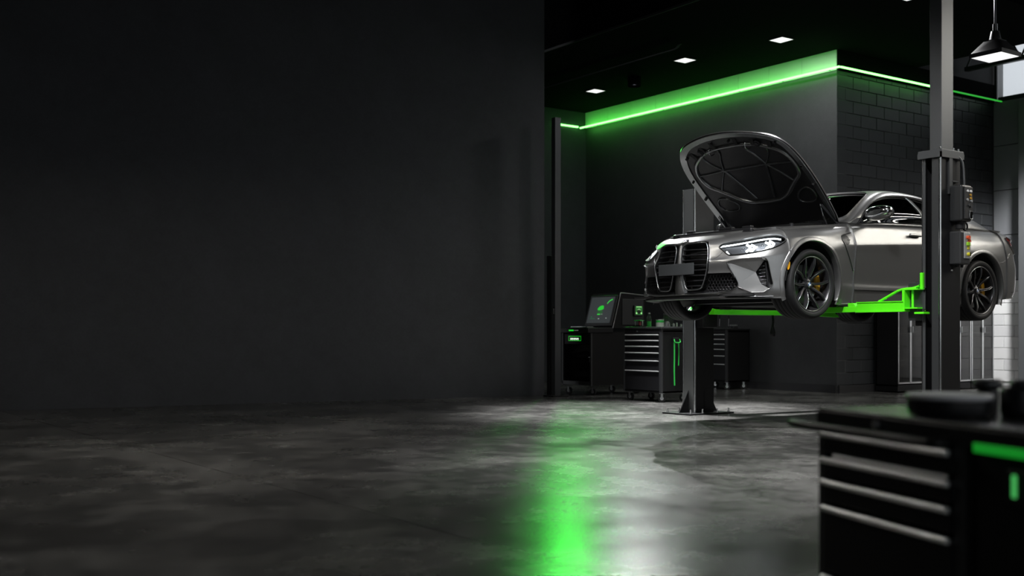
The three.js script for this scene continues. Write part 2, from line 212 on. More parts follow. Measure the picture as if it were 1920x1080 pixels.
// ---------------------------------------------------------------- car body surface
// Car axes: x rearwards from the front axle, y up from the tyre contact, z to the near (driver) side; half of the body, mirrored.
// Columns: s, plan point (x, z), plan normal; rows: [y, offset along that normal] from the lower edge up to the hood / belt / deck edge.
const T = [0, 0.10, 0.20, 0.33, 0.46, 0.55, 0.585, 0.70, 0.80, 0.90];
const COLS = [
  [0.000, -0.880, 0.000, -1, 0, [.205, -.03], [.265, 0], [.36, .005], [.46, .005], [.555, .005], [.62, -.004], [.65, -.010], [.735, -.035], [.785, -.13], [.845, -.36]],
  [0.200, -0.870, 0.200, -.99, .12, [.205, -.03], [.265, 0], [.36, .005], [.46, .005], [.555, .005], [.62, -.004], [.65, -.010], [.735, -.040], [.785, -.135], [.845, -.36]],
  [0.403, -0.835, 0.400, -.95, .30, [.205, -.03], [.265, -.002], [.36, 0], [.46, .003], [.553, .006], [.60, -.022], [.65, -.042], [.735, -.075], [.79, -.16], [.845, -.36]],
  [0.594, -0.770, 0.580, -.87, .50, [.205, -.03], [.265, -.004], [.36, 0], [.46, .002], [.558, .008], [.60, -.018], [.655, -.050], [.740, -.105], [.80, -.19], [.85, -.36]],
  [0.761, -0.680, 0.720, -.77, .64, [.203, -.03], [.265, -.005], [.36, 0], [.46, .002], [.565, .006], [.605, -.012], [.66, -.045], [.752, -.115], [.81, -.19], [.855, -.33]],
  [0.895, -0.580, 0.810, -.64, .77, [.20, -.03], [.265, -.004], [.36, 0], [.46, .002], [.57, .003], [.615, -.010], [.672, -.036], [.765, -.105], [.82, -.17], [.86, -.29]],
  [1.026, -0.470, 0.880, -.45, .89, [.20, -.025], [.265, -.003], [.36, 0], [.46, .002], [.58, .002], [.63, -.006], [.69, -.024], [.778, -.085], [.832, -.145], [.865, -.245]],
  [1.145, -0.360, 0.925, -.25, .97, [.20, -.022], [.265, -.003], [.36, 0], [.46, .002], [.59, .002], [.65, -.004], [.71, -.018], [.79, -.068], [.842, -.125], [.872, -.215]],
  [1.355, -0.150, 0.948, 0, 1, [.19, -.02], [.28, -.003], [.36, 0], [.47, .002], [.60, .002], [.68, -.006], [.74, -.020], [.812, -.062], [.858, -.115], [.884, -.195]],
  [1.505, 0.000, 0.953, 0, 1, [.18, -.02], [.29, -.003], [.36, 0], [.47, .002], [.61, .002], [.70, -.007], [.755, -.020], [.828, -.060], [.872, -.112], [.897, -.188]],
  [1.655, 0.150, 0.952, 0, 1, [.16, -.025], [.30, -.005], [.37, 0], [.48, .001], [.62, .001], [.71, -.006], [.76, -.018], [.838, -.058], [.883, -.108], [.910, -.18]],
  [1.865, 0.360, 0.938, 0, 1, [.145, -.035], [.30, -.012], [.37, -.008], [.48, -.004], [.63, 0], [.715, 0], [.755, -.008], [.845, -.048], [.896, -.095], [.926, -.16]],
  [2.005, 0.500, 0.924, 0, 1, [.14, -.045], [.30, -.022], [.37, -.020], [.49, -.012], [.64, -.002], [.725, .002], [.748, 0], [.85, -.038], [.905, -.080], [.938, -.14]],
  [2.155, 0.650, 0.914, 0, 1, [.135, -.05], [.30, -.030], [.37, -.032], [.50, -.020], [.66, -.004], [.738, .004], [.752, .002], [.855, -.032], [.918, -.062], [.955, -.11]],
  [2.405, 0.900, 0.908, 0, 1, [.13, -.05], [.30, -.034], [.37, -.038], [.51, -.024], [.67, -.006], [.752, .004], [.766, .002], [.865, -.030], [.930, -.055], [.968, -.09]],
  [2.905, 1.400, 0.908, 0, 1, [.13, -.05], [.30, -.034], [.37, -.038], [.52, -.024], [.69, -.006], [.777, .004], [.791, .002], [.885, -.030], [.950, -.058], [.985, -.09]],
  [3.405, 1.900, 0.912, 0, 1, [.135, -.05], [.30, -.030], [.38, -.034], [.53, -.020], [.71, -.004], [.800, .003], [.816, 0], [.905, -.034], [.965, -.066], [.998, -.10]],
  [3.755, 2.250, 0.928, 0, 1, [.145, -.05], [.30, -.026], [.39, -.024], [.54, -.012], [.71, -.002], [.800, 0], [.826, -.005], [.915, -.046], [.975, -.085], [1.008, -.12]],
  [4.005, 2.500, 0.944, 0, 1, [.16, -.04], [.30, -.014], [.39, -.010], [.54, -.004], [.70, 0], [.79, -.004], [.826, -.014], [.922, -.062], [.982, -.105], [1.016, -.14]],
  [4.362, 2.857, 0.955, 0, 1, [.20, -.02], [.30, -.004], [.39, 0], [.53, 0], [.68, 0], [.775, -.009], [.826, -.024], [.93, -.075], [.992, -.122], [1.028, -.165]],
  [4.705, 3.200, 0.942, .03, 1, [.24, -.02], [.31, -.004], [.39, 0], [.52, 0], [.66, 0], [.765, -.010], [.826, -.026], [.93, -.078], [.995, -.13], [1.032, -.19]],
  [4.955, 3.450, 0.912, .14, .99, [.26, -.025], [.32, -.006], [.40, 0], [.51, .002], [.645, 0], [.755, -.012], [.82, -.022], [.925, -.055], [.995, -.105], [1.033, -.19]],
  [5.125, 3.625, 0.872, .36, .93, [.275, -.03], [.33, -.008], [.40, 0], [.51, .004], [.635, .002], [.745, -.014], [.812, -.022], [.92, -.048], [.99, -.095], [1.034, -.18]],
  [5.275, 3.760, 0.790, .64, .77, [.29, -.03], [.34, -.008], [.41, 0], [.51, .006], [.63, .004], [.74, -.018], [.805, -.030], [.915, -.055], [.985, -.09], [1.035, -.16]],
  [5.450, 3.840, 0.645, .86, .50, [.30, -.03], [.35, -.008], [.41, 0], [.51, .008], [.63, .006], [.735, -.022], [.80, -.045], [.91, -.095], [.985, -.115], [1.04, -.14]],
  [5.710, 3.900, 0.390, .98, .18, [.305, -.03], [.355, -.008], [.41, 0], [.51, .008], [.63, .006], [.73, -.024], [.80, -.048], [.91, -.095], [.99, -.105], [1.05, -.12]],
  [6.100, 3.918, 0.000, 1, 0, [.305, -.03], [.355, -.008], [.41, 0], [.51, .008], [.63, .006], [.73, -.024], [.80, -.048], [.91, -.095], [.99, -.105], [1.055, -.12]],
];
const SC = COLS.map((c) => c[0]), CP = COLS.map((c) => c.slice(5).map(([y, o]) => { const l = Math.hypot(c[3], c[4]); return [c[1] + c[3] / l * o, y, c[2] + c[4] / l * o]; }));
const S_END = 6.1, T_END = 0.9;
function hermite(K, i, t, P) {   // non-uniform Catmull-Rom through P(i) at knots K
  const n = K.length, g = (a, b, k) => (P(b)[k] - P(a)[k]) / (K[b] - K[a]), h = K[i + 1] - K[i], u = (t - K[i]) / h, out = [0, 0, 0];
  const u2 = u * u, u3 = u2 * u, a0 = 2 * u3 - 3 * u2 + 1, a1 = u3 - 2 * u2 + u, a2 = -2 * u3 + 3 * u2, a3 = u3 - u2;
  const tan = (j, k) => j === 0 ? g(0, 1, k) : j === n - 1 ? g(n - 2, n - 1, k) : ((K[j + 1] - K[j]) * g(j - 1, j, k) + (K[j] - K[j - 1]) * g(j, j + 1, k)) / (K[j + 1] - K[j - 1]);
  for (let k = 0; k < 3; k++) out[k] = a0 * P(i)[k] + a1 * h * tan(i, k) + a2 * P(i + 1)[k] + a3 * h * tan(i + 1, k);
  return out;
}
const seg = (K, t) => { let i = 0; while (i < K.length - 2 && t > K[i + 1]) i++; return i; };
// A column of the surface at s: the ten rows there (mirrored first column keeps the nose and tail smooth across z = 0)
const SX = [-0.2, ...SC, 6.49], CX = [CP[1].map(([x, y, z]) => [x, y, -z]), ...CP, CP[CP.length - 2].map(([x, y, z]) => [x, y, -z])];
const colCache = new Map();
function column(s) {
  const key = Math.round(s * 1e6);
  let c = colCache.get(key);
  if (!c) { const i = Math.max(1, Math.min(SX.length - 3, seg(SX, s))); c = T.map((_, r) => hermite(SX, i, s, (j) => CX[j][r])); if (colCache.size > 40000) colCache.clear(); colCache.set(key, c); }
  return c;
}
function surf(s, t) { if (s < 0) { const p = surf(-s, t); p[2] = -p[2]; return p; } const c = column(s); return hermite(T, seg(T, t), t, (j) => c[j]); }
function tOfY(s, y) { let a = 0, b = T_END; for (let i = 0; i < 24; i++) { const m = (a + b) / 2; if (surf(s, m)[1] < y) a = m; else b = m; } return (a + b) / 2; }
const surfY = (s, y) => surf(s, tOfY(s, y));
function surfN(s, t) { const e = 0.004, a = surf(s - e, t), b = surf(s + e, t), c = surf(s, Math.max(0, t - e)), d = surf(s, Math.min(T_END, t + e)); return V(d[0] - c[0], d[1] - c[1], d[2] - c[2]).cross(V(b[0] - a[0], b[1] - a[1], b[2] - a[2])).normalize().multiplyScalar(-1); }
// point on the surface at (s, height y), moved out along its normal; side = 1 near, -1 far
function on(s, y, out = 0, side = 1) { const t = tOfY(s, y), p = surf(s, t), n = surfN(s, t); return V(p[0] + n.x * out, p[1] + n.y * out, side * (p[2] + n.z * out)); }

const inside = (poly, x, y) => { let c = false; for (let i = 0, j = poly.length - 1; i < poly.length; j = i++) { const [a, b] = poly[i], [d, e] = poly[j]; if ((b > y) !== (e > y) && x < (d - a) * (y - b) / (e - b) + a) c = !c; } return c; };
const refine = (poly, rounds = 2) => { for (let k = 0; k < rounds; k++) poly = poly.flatMap(([x, y], i) => { const [a, b] = poly[(i + 1) % poly.length]; return [[x * .75 + a * .25, y * .75 + b * .25], [x * .25 + a * .75, y * .25 + b * .75]]; }); return poly; };
// A sheet over a grid of (a, b) with holes cut clean along polygons (or, with keep, only what lies inside one), and edges turned in by `thick`
function sheet({ fn, a, b, holes = [], keep, to = (p, q) => [p, q], from = (p, q) => [p, q], thick = 0.016, flip = false, cell }) {
  const [a0, a1, na] = a, [b0, b1, nb] = b, P = [], Q = [];
  const polys = keep ? [...holes, keep] : holes, W = na + 1;
  const U = [], cutAt = (p, q) => holes.some((h) => inside(h, p, q)) || (keep && !inside(keep, p, q)), OUT = [];
  for (let j = 0; j <= nb; j++) for (let i = 0; i <= na; i++) {
    const u = lerp(a0, a1, i / na), v0 = typeof b0 === 'function' ? b0(u) : b0, v1 = typeof b1 === 'function' ? b1(u) : b1, v = lerp(v0, v1, j / nb), [p, q] = to(u, v);
    U.push([u, v]); Q.push([p, q]); OUT.push(polys.length ? cutAt(p, q) : false);
  }
  // every grid edge that crosses a cut line has its nearer end moved onto the line, so that cuts come out clean
  const cand = new Map();
  const look = (x, y) => {
    if (OUT[x] === OUT[y]) return;
    let lo = 0, hi = 1; const A = Q[x], B = Q[y], f = (t) => [lerp(A[0], B[0], t), lerp(A[1], B[1], t)];
    for (let k = 0; k < 14; k++) { const m = (lo + hi) / 2; if (cutAt(...f(m)) === OUT[x]) lo = m; else hi = m; }
    const t = (lo + hi) / 2, v = t < .5 ? x : y, d = Math.min(t, 1 - t) * Math.hypot(B[0] - A[0], B[1] - A[1]);
    if (!cand.has(v) || cand.get(v)[0] > d) cand.set(v, [d, f(t)]);
  };
  if (polys.length) for (let j = 0; j <= nb; j++) for (let i = 0; i <= na; i++) { const k = j * W + i; if (i < na) look(k, k + 1); if (j < nb) look(k, k + W); if (i < na && j < nb) look(k, k + W + 1); }
  const ON = new Set();
  for (const [k, [, p]] of cand) { const i = k % W; Q[k] = p; const [u, v] = from(...p); U[k] = [!keep && i === 0 ? a0 : !keep && i === na ? a1 : u, v]; ON.add(k); }
  for (const [u, v] of U) P.push(fn(u, v));
  const idx = [], add = (x, y, z) => {
    const off = [x, y, z].filter((k) => !ON.has(k));
    if (off.length ? OUT[off[0]] : cutAt((Q[x][0] + Q[y][0] + Q[z][0]) / 3, (Q[x][1] + Q[y][1] + Q[z][1]) / 3)) return;
    const A = P[x], B = P[y], C = P[z], e = [B[0] - A[0], B[1] - A[1], B[2] - A[2]], f = [C[0] - A[0], C[1] - A[1], C[2] - A[2]];
    if (Math.hypot(e[1] * f[2] - e[2] * f[1], e[2] * f[0] - e[0] * f[2], e[0] * f[1] - e[1] * f[0]) < 1e-9) return;
    flip ? idx.push(x, z, y) : idx.push(x, y, z);
  };
  for (let j = 0; j < nb; j++) for (let i = 0; i < na; i++) { const k = j * W + i; add(k, k + 1, k + W + 1); add(k, k + W + 1, k + W); }
  const g = new THREE.BufferGeometry();
  g.setAttribute('position', new THREE.Float32BufferAttribute(P.flat(), 3)); g.setIndex(idx); g.computeVertexNormals();
  const n = g.attributes.normal, edges = new Map();
  for (let i = 0; i < idx.length; i += 3) for (const [x, y] of [[idx[i], idx[i + 1]], [idx[i + 1], idx[i + 2]], [idx[i + 2], idx[i]]]) { const r = y + '_' + x; if (edges.has(r)) edges.delete(r); else edges.set(x + '_' + y, [x, y]); }
  const pos = P.flat(), nor = Array.from(n.array), tri = idx.slice(); let N = P.length;
  if (thick) for (const [x, y] of edges.values()) {
    const A = P[x], B = P[y], v = (k) => [n.getX(k), n.getY(k), n.getZ(k)], nx = v(x), ny = v(y), A2 = A.map((c, k) => c - nx[k] * thick), B2 = B.map((c, k) => c - ny[k] * thick);
    const e = V(B[0] - A[0], B[1] - A[1], B[2] - A[2]), fn2 = V(A2[0] - A[0], A2[1] - A[1], A2[2] - A[2]).cross(e).normalize();
    pos.push(...A, ...B, ...B2, ...A2); for (let k = 0; k < 4; k++) nor.push(fn2.x, fn2.y, fn2.z);
    tri.push(N, N + 2, N + 1, N, N + 3, N + 2); N += 4;
  }
  const used = new Map(), p2 = [], n2 = [], t2 = tri.map((k) => { if (!used.has(k)) { used.set(k, p2.length / 3); p2.push(pos[k * 3], pos[k * 3 + 1], pos[k * 3 + 2]); n2.push(nor[k * 3], nor[k * 3 + 1], nor[k * 3 + 2]); } return used.get(k); });
  const out = new THREE.BufferGeometry(); out.setAttribute('position', new THREE.Float32BufferAttribute(p2, 3)); out.setAttribute('normal', new THREE.Float32BufferAttribute(n2, 3)); out.setIndex(t2); return out;
}
function bodyPanel(s0, s1, t0, t1, holes, side = 1, ds = 0.011) {
  const na = Math.max(8, Math.round((s1 - s0) / ds)), nb = 84;
  return sheet({ fn: (s, t) => { const p = surf(s, t); return [p[0], p[1], side * p[2]]; }, a: [s0, s1, na], b: [t0, t1, nb], holes, to: (s, t) => [s, surf(s, t)[1]], from: (s, y) => [s, Math.min(T_END, Math.max(0, tOfY(Math.abs(s), y)))], flip: side > 0, cell: ds });
}

// ---------------------------------------------------------------- car
const M = {
  paint: phys(new THREE.Color(0.30, 0.30, 0.30), 0.32, 0.88, { clearcoat: 0.25, clearcoatRoughness: 0.35 }),
  black: std(new THREE.Color(0.012, 0.012, 0.013), 0.32),
  matte: std(new THREE.Color(0.014, 0.014, 0.015), 0.75),
  rubber: phys(new THREE.Color(0.013, 0.013, 0.014), 0.6, 0, { specularIntensity: .5 }),
  chrome: std(new THREE.Color(0.62, 0.63, 0.64), 0.16, 1),
  satin: std(new THREE.Color(0.45, 0.46, 0.47), 0.32, 1),
  darkmetal: std(new THREE.Color(0.055, 0.056, 0.06), 0.36, 0.7),
  rimblack: std(new THREE.Color(0.035, 0.035, 0.038), 0.28, 0.6),
  rimedge: std(new THREE.Color(0.34, 0.34, 0.35), 0.28, 1),
  disc: std(new THREE.Color(0.32, 0.33, 0.33), 0.38, 1),
  caliper: std(new THREE.Color(0.50, 0.26, 0.02), 0.4),
  glass: phys(new THREE.Color(0.16, 0.17, 0.17), 0.02, 0, { transmission: 1, thickness: 0, ior: 1.5 }),
  lens: phys(new THREE.Color(0.9, 0.92, 0.94), 0.02, 0, { transmission: 1, thickness: 0, ior: 1.45 }),
  drl: std(0x222222, 0.4, 0, { emissive: new THREE.Color(0.9, 0.97, 1), emissiveIntensity: 4.5 }),
  plate: std(new THREE.Color(0.05, 0.054, 0.058), 0.5),
  amber: std(new THREE.Color(0.75, 0.36, 0.02), 0.25),
  taillens: phys(new THREE.Color(0.42, 0.012, 0.012), 0.12, 0, { clearcoat: 1, clearcoatRoughness: 0.05 }),
  interior: std(new THREE.Color(0.02, 0.02, 0.021), 0.7),
  blue: std(new THREE.Color(0.03, 0.12, 0.4), 0.3), white: std(new THREE.Color(0.8, 0.8, 0.8), 0.4),
};
const car = base('sports_coupe', 'satin grey sports coupe with open bonnet raised on the green lift arms', 'car', [8.62, 1.08, -8.0]);
const mir = (poly) => poly.map(([s, y]) => [-s, y]).reverse();
const arch = (cx, cy, r, n = 96) => Array.from({ length: n }, (_, i) => [cx + r * Math.cos(i / n * 2 * Math.PI), cy + r * Math.sin(i / n * 2 * Math.PI)]);
const YC = 0.338, RA = 0.405;
const S0 = 1.505;
const archF = arch(S0, YC + 0.01, RA), archR = arch(S0 + 2.857, YC + 0.01, RA);
const noseHole = [[0, .722], [.075, .728], [.10, .738], [.29, .744], [.335, .735], [.352, .70], [.368, .62], [.384, .55], [.376, .47], [.365, .437], [.60, .437], [.665, .335], [.66, .312], [.60, .272], [.45, .252], [.2, .246], [0, .245]];
const noseFull = [...noseHole, ...mir(noseHole)];
const lampHole = refine([[.43, .708], [.50, .655], [.565, .607], [.60, .602], [.75, .612], [.95, .650], [1.08, .70], [1.165, .757], [1.13, .786], [1.04, .797], [.88, .782], [.74, .758]], 2);
const recess = [[.56, .541], [.70, .566], [.88, .577], [.925, .568], [.94, .545], [.99, .325], [.955, .284], [.90, .254], [.79, .252], [.665, .300], [.672, .325]];
const tSill = (s) => tOfY(s, 0.30);

// panels with real gaps between them
part('front_bumper', bodyPanel(-1.165, 1.165, 0, T_END, [noseFull, lampHole, mir(lampHole), recess, mir(recess), archF, mir(archF)], 1), M.paint, car);
for (const side of [1, -1]) {
  part('fender', bodyPanel(1.169, 2.163, 0, T_END, [archF], side), M.paint, car);
  const door = part('door', bodyPanel(2.167, 3.475, tSill, T_END, [], side), M.paint, car);
  part('side_sill', bodyPanel(2.167, 3.95, 0, (s) => tSill(s) - 0.004, [archR], side), M.paint, car);
  part('rear_quarter', bodyPanel(3.479, 4.86, (s) => s < 3.95 ? tSill(s) : lerp(tSill(s), 0, smooth(3.95, 3.96, s)), T_END, [archR], side), M.paint, car);
  // door handle
  const hx = 3.18, hd = part('door_handle', [rbox(.20, .032, .028, .012)], M.paint, door); hd.position.copy(on(hx, .885, .026, side)); hd.rotation.x = -side * .35;
  part('handle_recess', [new THREE.SphereGeometry(1, 20, 12).scale(.085, .036, .008)], M.black, door).position.copy(on(hx, .88, .001, side));
  // arch lips
  for (const [cx, nm] of [[S0, 'arch_lip'], [S0 + 2.857, 'arch_lip']]) {
    const pos = [], idx = [], N = 72, prof = [[RA + .042, .001], [RA + .036, .009], [RA + .006, .012], [RA - .004, .006], [RA - .006, -.05]];
    for (let i = 0; i <= N; i++) { const a = lerp(R(-24), R(204), i / N); for (const [r, o] of prof) { const y = YC + .01 + r * Math.sin(a), s = cx + r * Math.cos(a), p = on(s, Math.max(y, column(s)[0][1]), o, side); pos.push(p.x, y, p.z); } }
    const k = prof.length; for (let i = 0; i < N; i++) for (let j = 0; j < k - 1; j++) { const q = i * k + j; side < 0 ? idx.push(q, q + 1, q + k, q + 1, q + k + 1, q + k) : idx.push(q, q + k, q + 1, q + 1, q + k, q + k + 1); }
    const g = new THREE.BufferGeometry(); g.setAttribute('position', new THREE.Float32BufferAttribute(pos, 3)); g.setIndex(idx); g.computeVertexNormals();
    part(nm, g, M.paint, car);
  }
}
part('rear_bumper', sheet({ fn: (s, t) => { const over = s > S_END; const p = surf(over ? 2 * S_END - s : s, t); return over ? [p[0], p[1], -p[2]] : p; }, a: [4.8618, 2 * S_END - 4.8618, 230], b: [0, T_END, 84], holes: (() => { const L = refine([[4.955, .965], [5.06, .955], [5.20, .93], [5.45, .90], [5.45, .79], [5.24, .77], [5.13, .785], [5.04, .85]], 2); return [archR, archR.map(([s, y]) => [2 * S_END - s, y]), L, L.map(([s, y]) => [2 * S_END - s, y])]; })(), to: (s, t) => [s, surf(s > S_END ? 2 * S_END - s : s, t)[1]], from: (s, y) => [s, tOfY(s > S_END ? 2 * S_END - s : s, y)], flip: true, cell: 0.011 }), M.paint, car);

// patches that follow the body, set in or out of it
function patch(poly, out, side = 1, n = [40, 24]) {
  const xs = poly.map((p) => p[0]), ys = poly.map((p) => p[1]);
  const a0 = Math.min(...xs), a1 = Math.max(...xs), b0 = Math.min(...ys), b1 = Math.max(...ys);
  return sheet({ fn: (s, y) => on(Math.abs(s), y, out, side * (s < 0 ? -1 : 1)).toArray(), a: [a0, a1, n[0]], b: [b0, b1, n[1]], keep: poly, thick: 0, flip: side > 0, cell: Math.max((a1 - a0) / n[0], (b1 - b0) / n[1]) });
}
const line = (pts, out, r, side = 1, closed = false, k = 6) => tube(pts.map(([s, y]) => on(Math.abs(s), y, out, side * (s < 0 ? -1 : 1))), r, Math.max(24, pts.length * 6), k, closed);

// headlights
for (const side of [1, -1]) {
  const hl = part('headlight', patch(lampHole, -.055, side, [50, 24]), M.black, car);
  part('lamp_surround', line(lampHole.filter((_, i) => i % 2 === 0), -.004, .0075, side, true), M.black, hl);
  part('lens', patch(lampHole, -.006, side, [50, 24]), M.lens, hl);
  part('daylight_bar', line([[.455, .700], [.60, .722], [.74, .744], [.9, .768], [1.04, .778], [1.11, .770]], -.024, .0075, side), M.drl, hl);
  part('daylight_bar', line([[.53, .655], [.575, .618], [.62, .617], [.75, .628], [.93, .662]], -.026, .0075, side), M.drl, hl);
  for (const [s, y, k] of [[.765, .69, 1], [.815, .693, .8], [.965, .712, 1], [1.01, .722, 1.05]])
    part('daylight_chevron', line([[s - .028, y + .034 * k], [s - .002, y + .018 * k], [s + .012, y], [s - .006, y - .02 * k], [s - .03, y - .038 * k]], -.03, .0115, side), M.drl, hl);
  for (const [s, y] of [[.70, .683], [.90, .712]]) { const p = on(s, y, -.045, side), c = part('projector', new THREE.SphereGeometry(.028, 20, 12), M.lens, hl); c.position.copy(p); }
  part('reflector', patch(lampHole.map(([s, y]) => [.79 + (s - .79) * .86, .70 + (y - .70) * .72]), -.048, side, [40, 16]), M.darkmetal, hl);
  part('crease_line', line([[.50, .645], [.47, .61], [.40, .558]], .0005, .0028, side), M.paint, car);
}
// kidney grilles, intake, plate
part('grille_backing', (() => { const g = patch(noseFull, -.105, 1, [70, 36]); return g; })(), M.matte, car);
part('intake_walls', (() => { const pos = [], idx = [], P = noseFull, n = P.length, L = []; for (let i = 0; i < n; i++) for (let k = 0; k < 4; k++) { const a = P[i], b = P[(i + 1) % n], t = k / 4; L.push([lerp(a[0], b[0], t), lerp(a[1], b[1], t)]); } for (const [s, y] of L) { const sd = s < 0 ? -1 : 1, p = on(Math.abs(s), y, -.004, sd), q = on(Math.abs(s), y, -.108, sd); pos.push(p.x, p.y, p.z, q.x, q.y, q.z); } const m = L.length; for (let i = 0; i < m; i++) { const a = i * 2, b = ((i + 1) % m) * 2; idx.push(a, b, a + 1, b, b + 1, a + 1); } const g = new THREE.BufferGeometry(); g.setAttribute('position', new THREE.Float32BufferAttribute(pos, 3)); g.setIndex(idx); g.computeVertexNormals(); return g; })(), M.black, car);
const kidney = [[.034, .655], [.045, .705], [.078, .725], [.13, .729], [.27, .734], [.312, .728], [.335, .70], [.352, .62], [.366, .555], [.360, .49], [.335, .40], [.305, .315], [.275, .289], [.22, .284], [.14, .282], [.112, .294], [.088, .35], [.060, .47], [.040, .57]];
const midK = kidney.reduce((a, p) => [a[0] + p[0] / kidney.length, a[1] + p[1] / kidney.length], [0, 0]);
for (const side of [1, -1]) {
  const kg = part('kidney_grille', line(refine(kidney, 1), .010, .0085, side, true, 8), M.black, car);
  part('chrome_rim', line(refine(kidney, 1), .0165, .0042, side, true, 8), M.satin, kg);
  const inner = (y) => { const xs = []; for (let i = 0, j = kidney.length - 1; i < kidney.length; j = i++) { const [a, b] = kidney[i], [d, e] = kidney[j]; if ((b > y) !== (e > y)) xs.push(a + (y - b) / (e - b) * (d - a)); } return [Math.min(...xs), Math.max(...xs)]; };
  for (let k = 0; k < 8; k++) {
    const y = .322 + k * .051, [x0, x1] = inner(y), P = [];
    for (let i = 0; i <= 10; i++) P.push([lerp(x0, x1, i / 10), y]);
    const pos = [], idx = []; P.forEach(([s, yy]) => { for (const [o, dy] of [[-.012, -.009], [-.004, -.006], [-.006, .002], [-.05, .012]]) { const p = on(s, yy + dy, o, side); pos.push(p.x, p.y, p.z); } });
    for (let i = 0; i < 10; i++) for (let j = 0; j < 3; j++) { const q = i * 4 + j; idx.push(q, q + 1, q + 4, q + 1, q + 5, q + 4); }
    const g = new THREE.BufferGeometry(); g.setAttribute('position', new THREE.Float32BufferAttribute(pos, 3)); g.setIndex(idx); g.computeVertexNormals();
    part('slat', g, M.rimblack, kg);
  }
  // honeycomb mesh of the lower intake
  const hex = [], hr = .0195, poly = [[.385, .43], [.595, .43], [.655, .335], [.652, .315], [.60, .28], [.45, .258], [.34, .256], [.352, .40]];
  for (let j = 0; j < 8; j++) for (let i = 0; i < 12; i++) { const cx = .33 + i * hr * 1.75 + (j % 2) * hr * .87, cy = .262 + j * hr * 1.5; if (!inside(poly, cx, cy)) continue; const ring = []; for (let k = 0; k < 6; k++) { const a = R(30 + 60 * k); ring.push(on(cx + hr * .98 * Math.cos(a), cy + hr * .98 * Math.sin(a), -.035, side)); } for (let k = 0; k < 6; k++) hex.push(bar(ring[k].toArray(), ring[(k + 1) % 6].toArray(), .0034, 5)); }
  const hm = part('honeycomb_mesh', hex, M.rimblack, car); hm.userData.kind = 'stuff';
  // side air intake: facets running into the black opening
  const rec = recess.map(([s, y]) => on(s, y, -.0005, side)), O1 = on(.835, .44, -.042, side), O2 = on(.915, .552, -.022, side), O5 = on(.885, .325, -.020, side);
  const [A, B, C, D0, D, E, F, G, H, I, I2] = rec, tri = [[A, O1, B], [B, O1, C], [C, O1, O2], [C, O2, D0], [D0, O2, D], [A, I2, O1], [I2, O5, O1], [I2, I, O5], [I, H, O5], [H, G, O5], [G, F, O5]];
  const pos = []; for (const t of tri) for (const v of (side > 0 ? t : [t[0], t[2], t[1]])) pos.push(v.x, v.y, v.z);
  const fg = new THREE.BufferGeometry(); fg.setAttribute('position', new THREE.Float32BufferAttribute(pos, 3)); const si = part('side_intake', toCreasedNormals(fg, .42), M.paint, car);
  const dp = (v, o) => { const c = on(.91, .43, o, side).sub(on(.91, .43, 0, side)); return v.clone().add(c); };
  const ring = [O1, O2, D, E, F, O5], deep = ring.map((v) => dp(v, -.07)), wp = [];
  for (let i = 0; i < 6; i++) { const j = (i + 1) % 6; for (const v of [ring[i], ring[j], deep[i], ring[j], deep[j], deep[i]]) wp.push(v.x, v.y, v.z); }
  for (let i = 1; i < 5; i++) for (const v of [deep[0], deep[i], deep[i + 1]]) wp.push(v.x, v.y, v.z);
  const wg = new THREE.BufferGeometry(); wg.setAttribute('position', new THREE.Float32BufferAttribute(wp, 3)); wg.computeVertexNormals();
  part('intake_opening', wg, M.black, si);
  part('air_vane', [bar(on(.93, .53, -.03, side).toArray(), on(.955, .30, -.03, side).toArray(), .009)], M.black, si);
  for (let k = 0; k < 6; k++) part('air_slat', [bar(on(.86 + .005 * k, .49 - k * .032, -.062, side).toArray(), on(.935 + .006 * k, .50 - k * .032, -.05, side).toArray(), .003, 5)], M.rimblack, si);
  part('edge_trim', line([[.56, .541], [.60, .47], [.668, .335], [.664, .308], [.60, .268], [.45, .248], [.2, .241], [0, .240]], .002, .0042, side), M.satin, car);
  part('intake_trim', line([[.665, .300], [.73, .272], [.79, .250], [.85, .247], [.90, .252], [.955, .284], [.992, .325], [.975, .40], [.945, .545], [.925, .570], [.88, .579], [.70, .568], [.56, .545], [.40, .553]], .001, .0036, side), M.paint, car);
}
part('grille_divider', (() => { const pos = [], idx = [], pr = [[-.036, -.05], [-.03, .004], [0, .012], [.03, .004], [.036, -.05]], ys = [.245, .29, .40, .55, .66, .725], wf = [1.9, 1.75, 1.3, .95, .85, .95]; ys.forEach((y, i) => pr.forEach(([z, o]) => { const p = on(Math.abs(z * wf[i]), y, o, z < 0 ? -1 : 1); pos.push(p.x, p.y, p.z); })); for (let i = 0; i < 5; i++) for (let j = 0; j < 4; j++) { const q = i * 5 + j; idx.push(q, q + 1, q + 5, q + 1, q + 6, q + 5); } const g = new THREE.BufferGeometry(); g.setAttribute('position', new THREE.Float32BufferAttribute(pos, 3)); g.setIndex(idx); g.computeVertexNormals(); return g; })(), M.paint, car);
const plate = part('blank_number_plate', [rbox(.012, .112, .49, .004)], M.plate, car, 'blank dark grey number plate'); plate.position.set(-.925, .487, 0);
part('plate_holder', [rbox(.05, .06, .30, .01, .03, 0, 0)], M.black, plate);
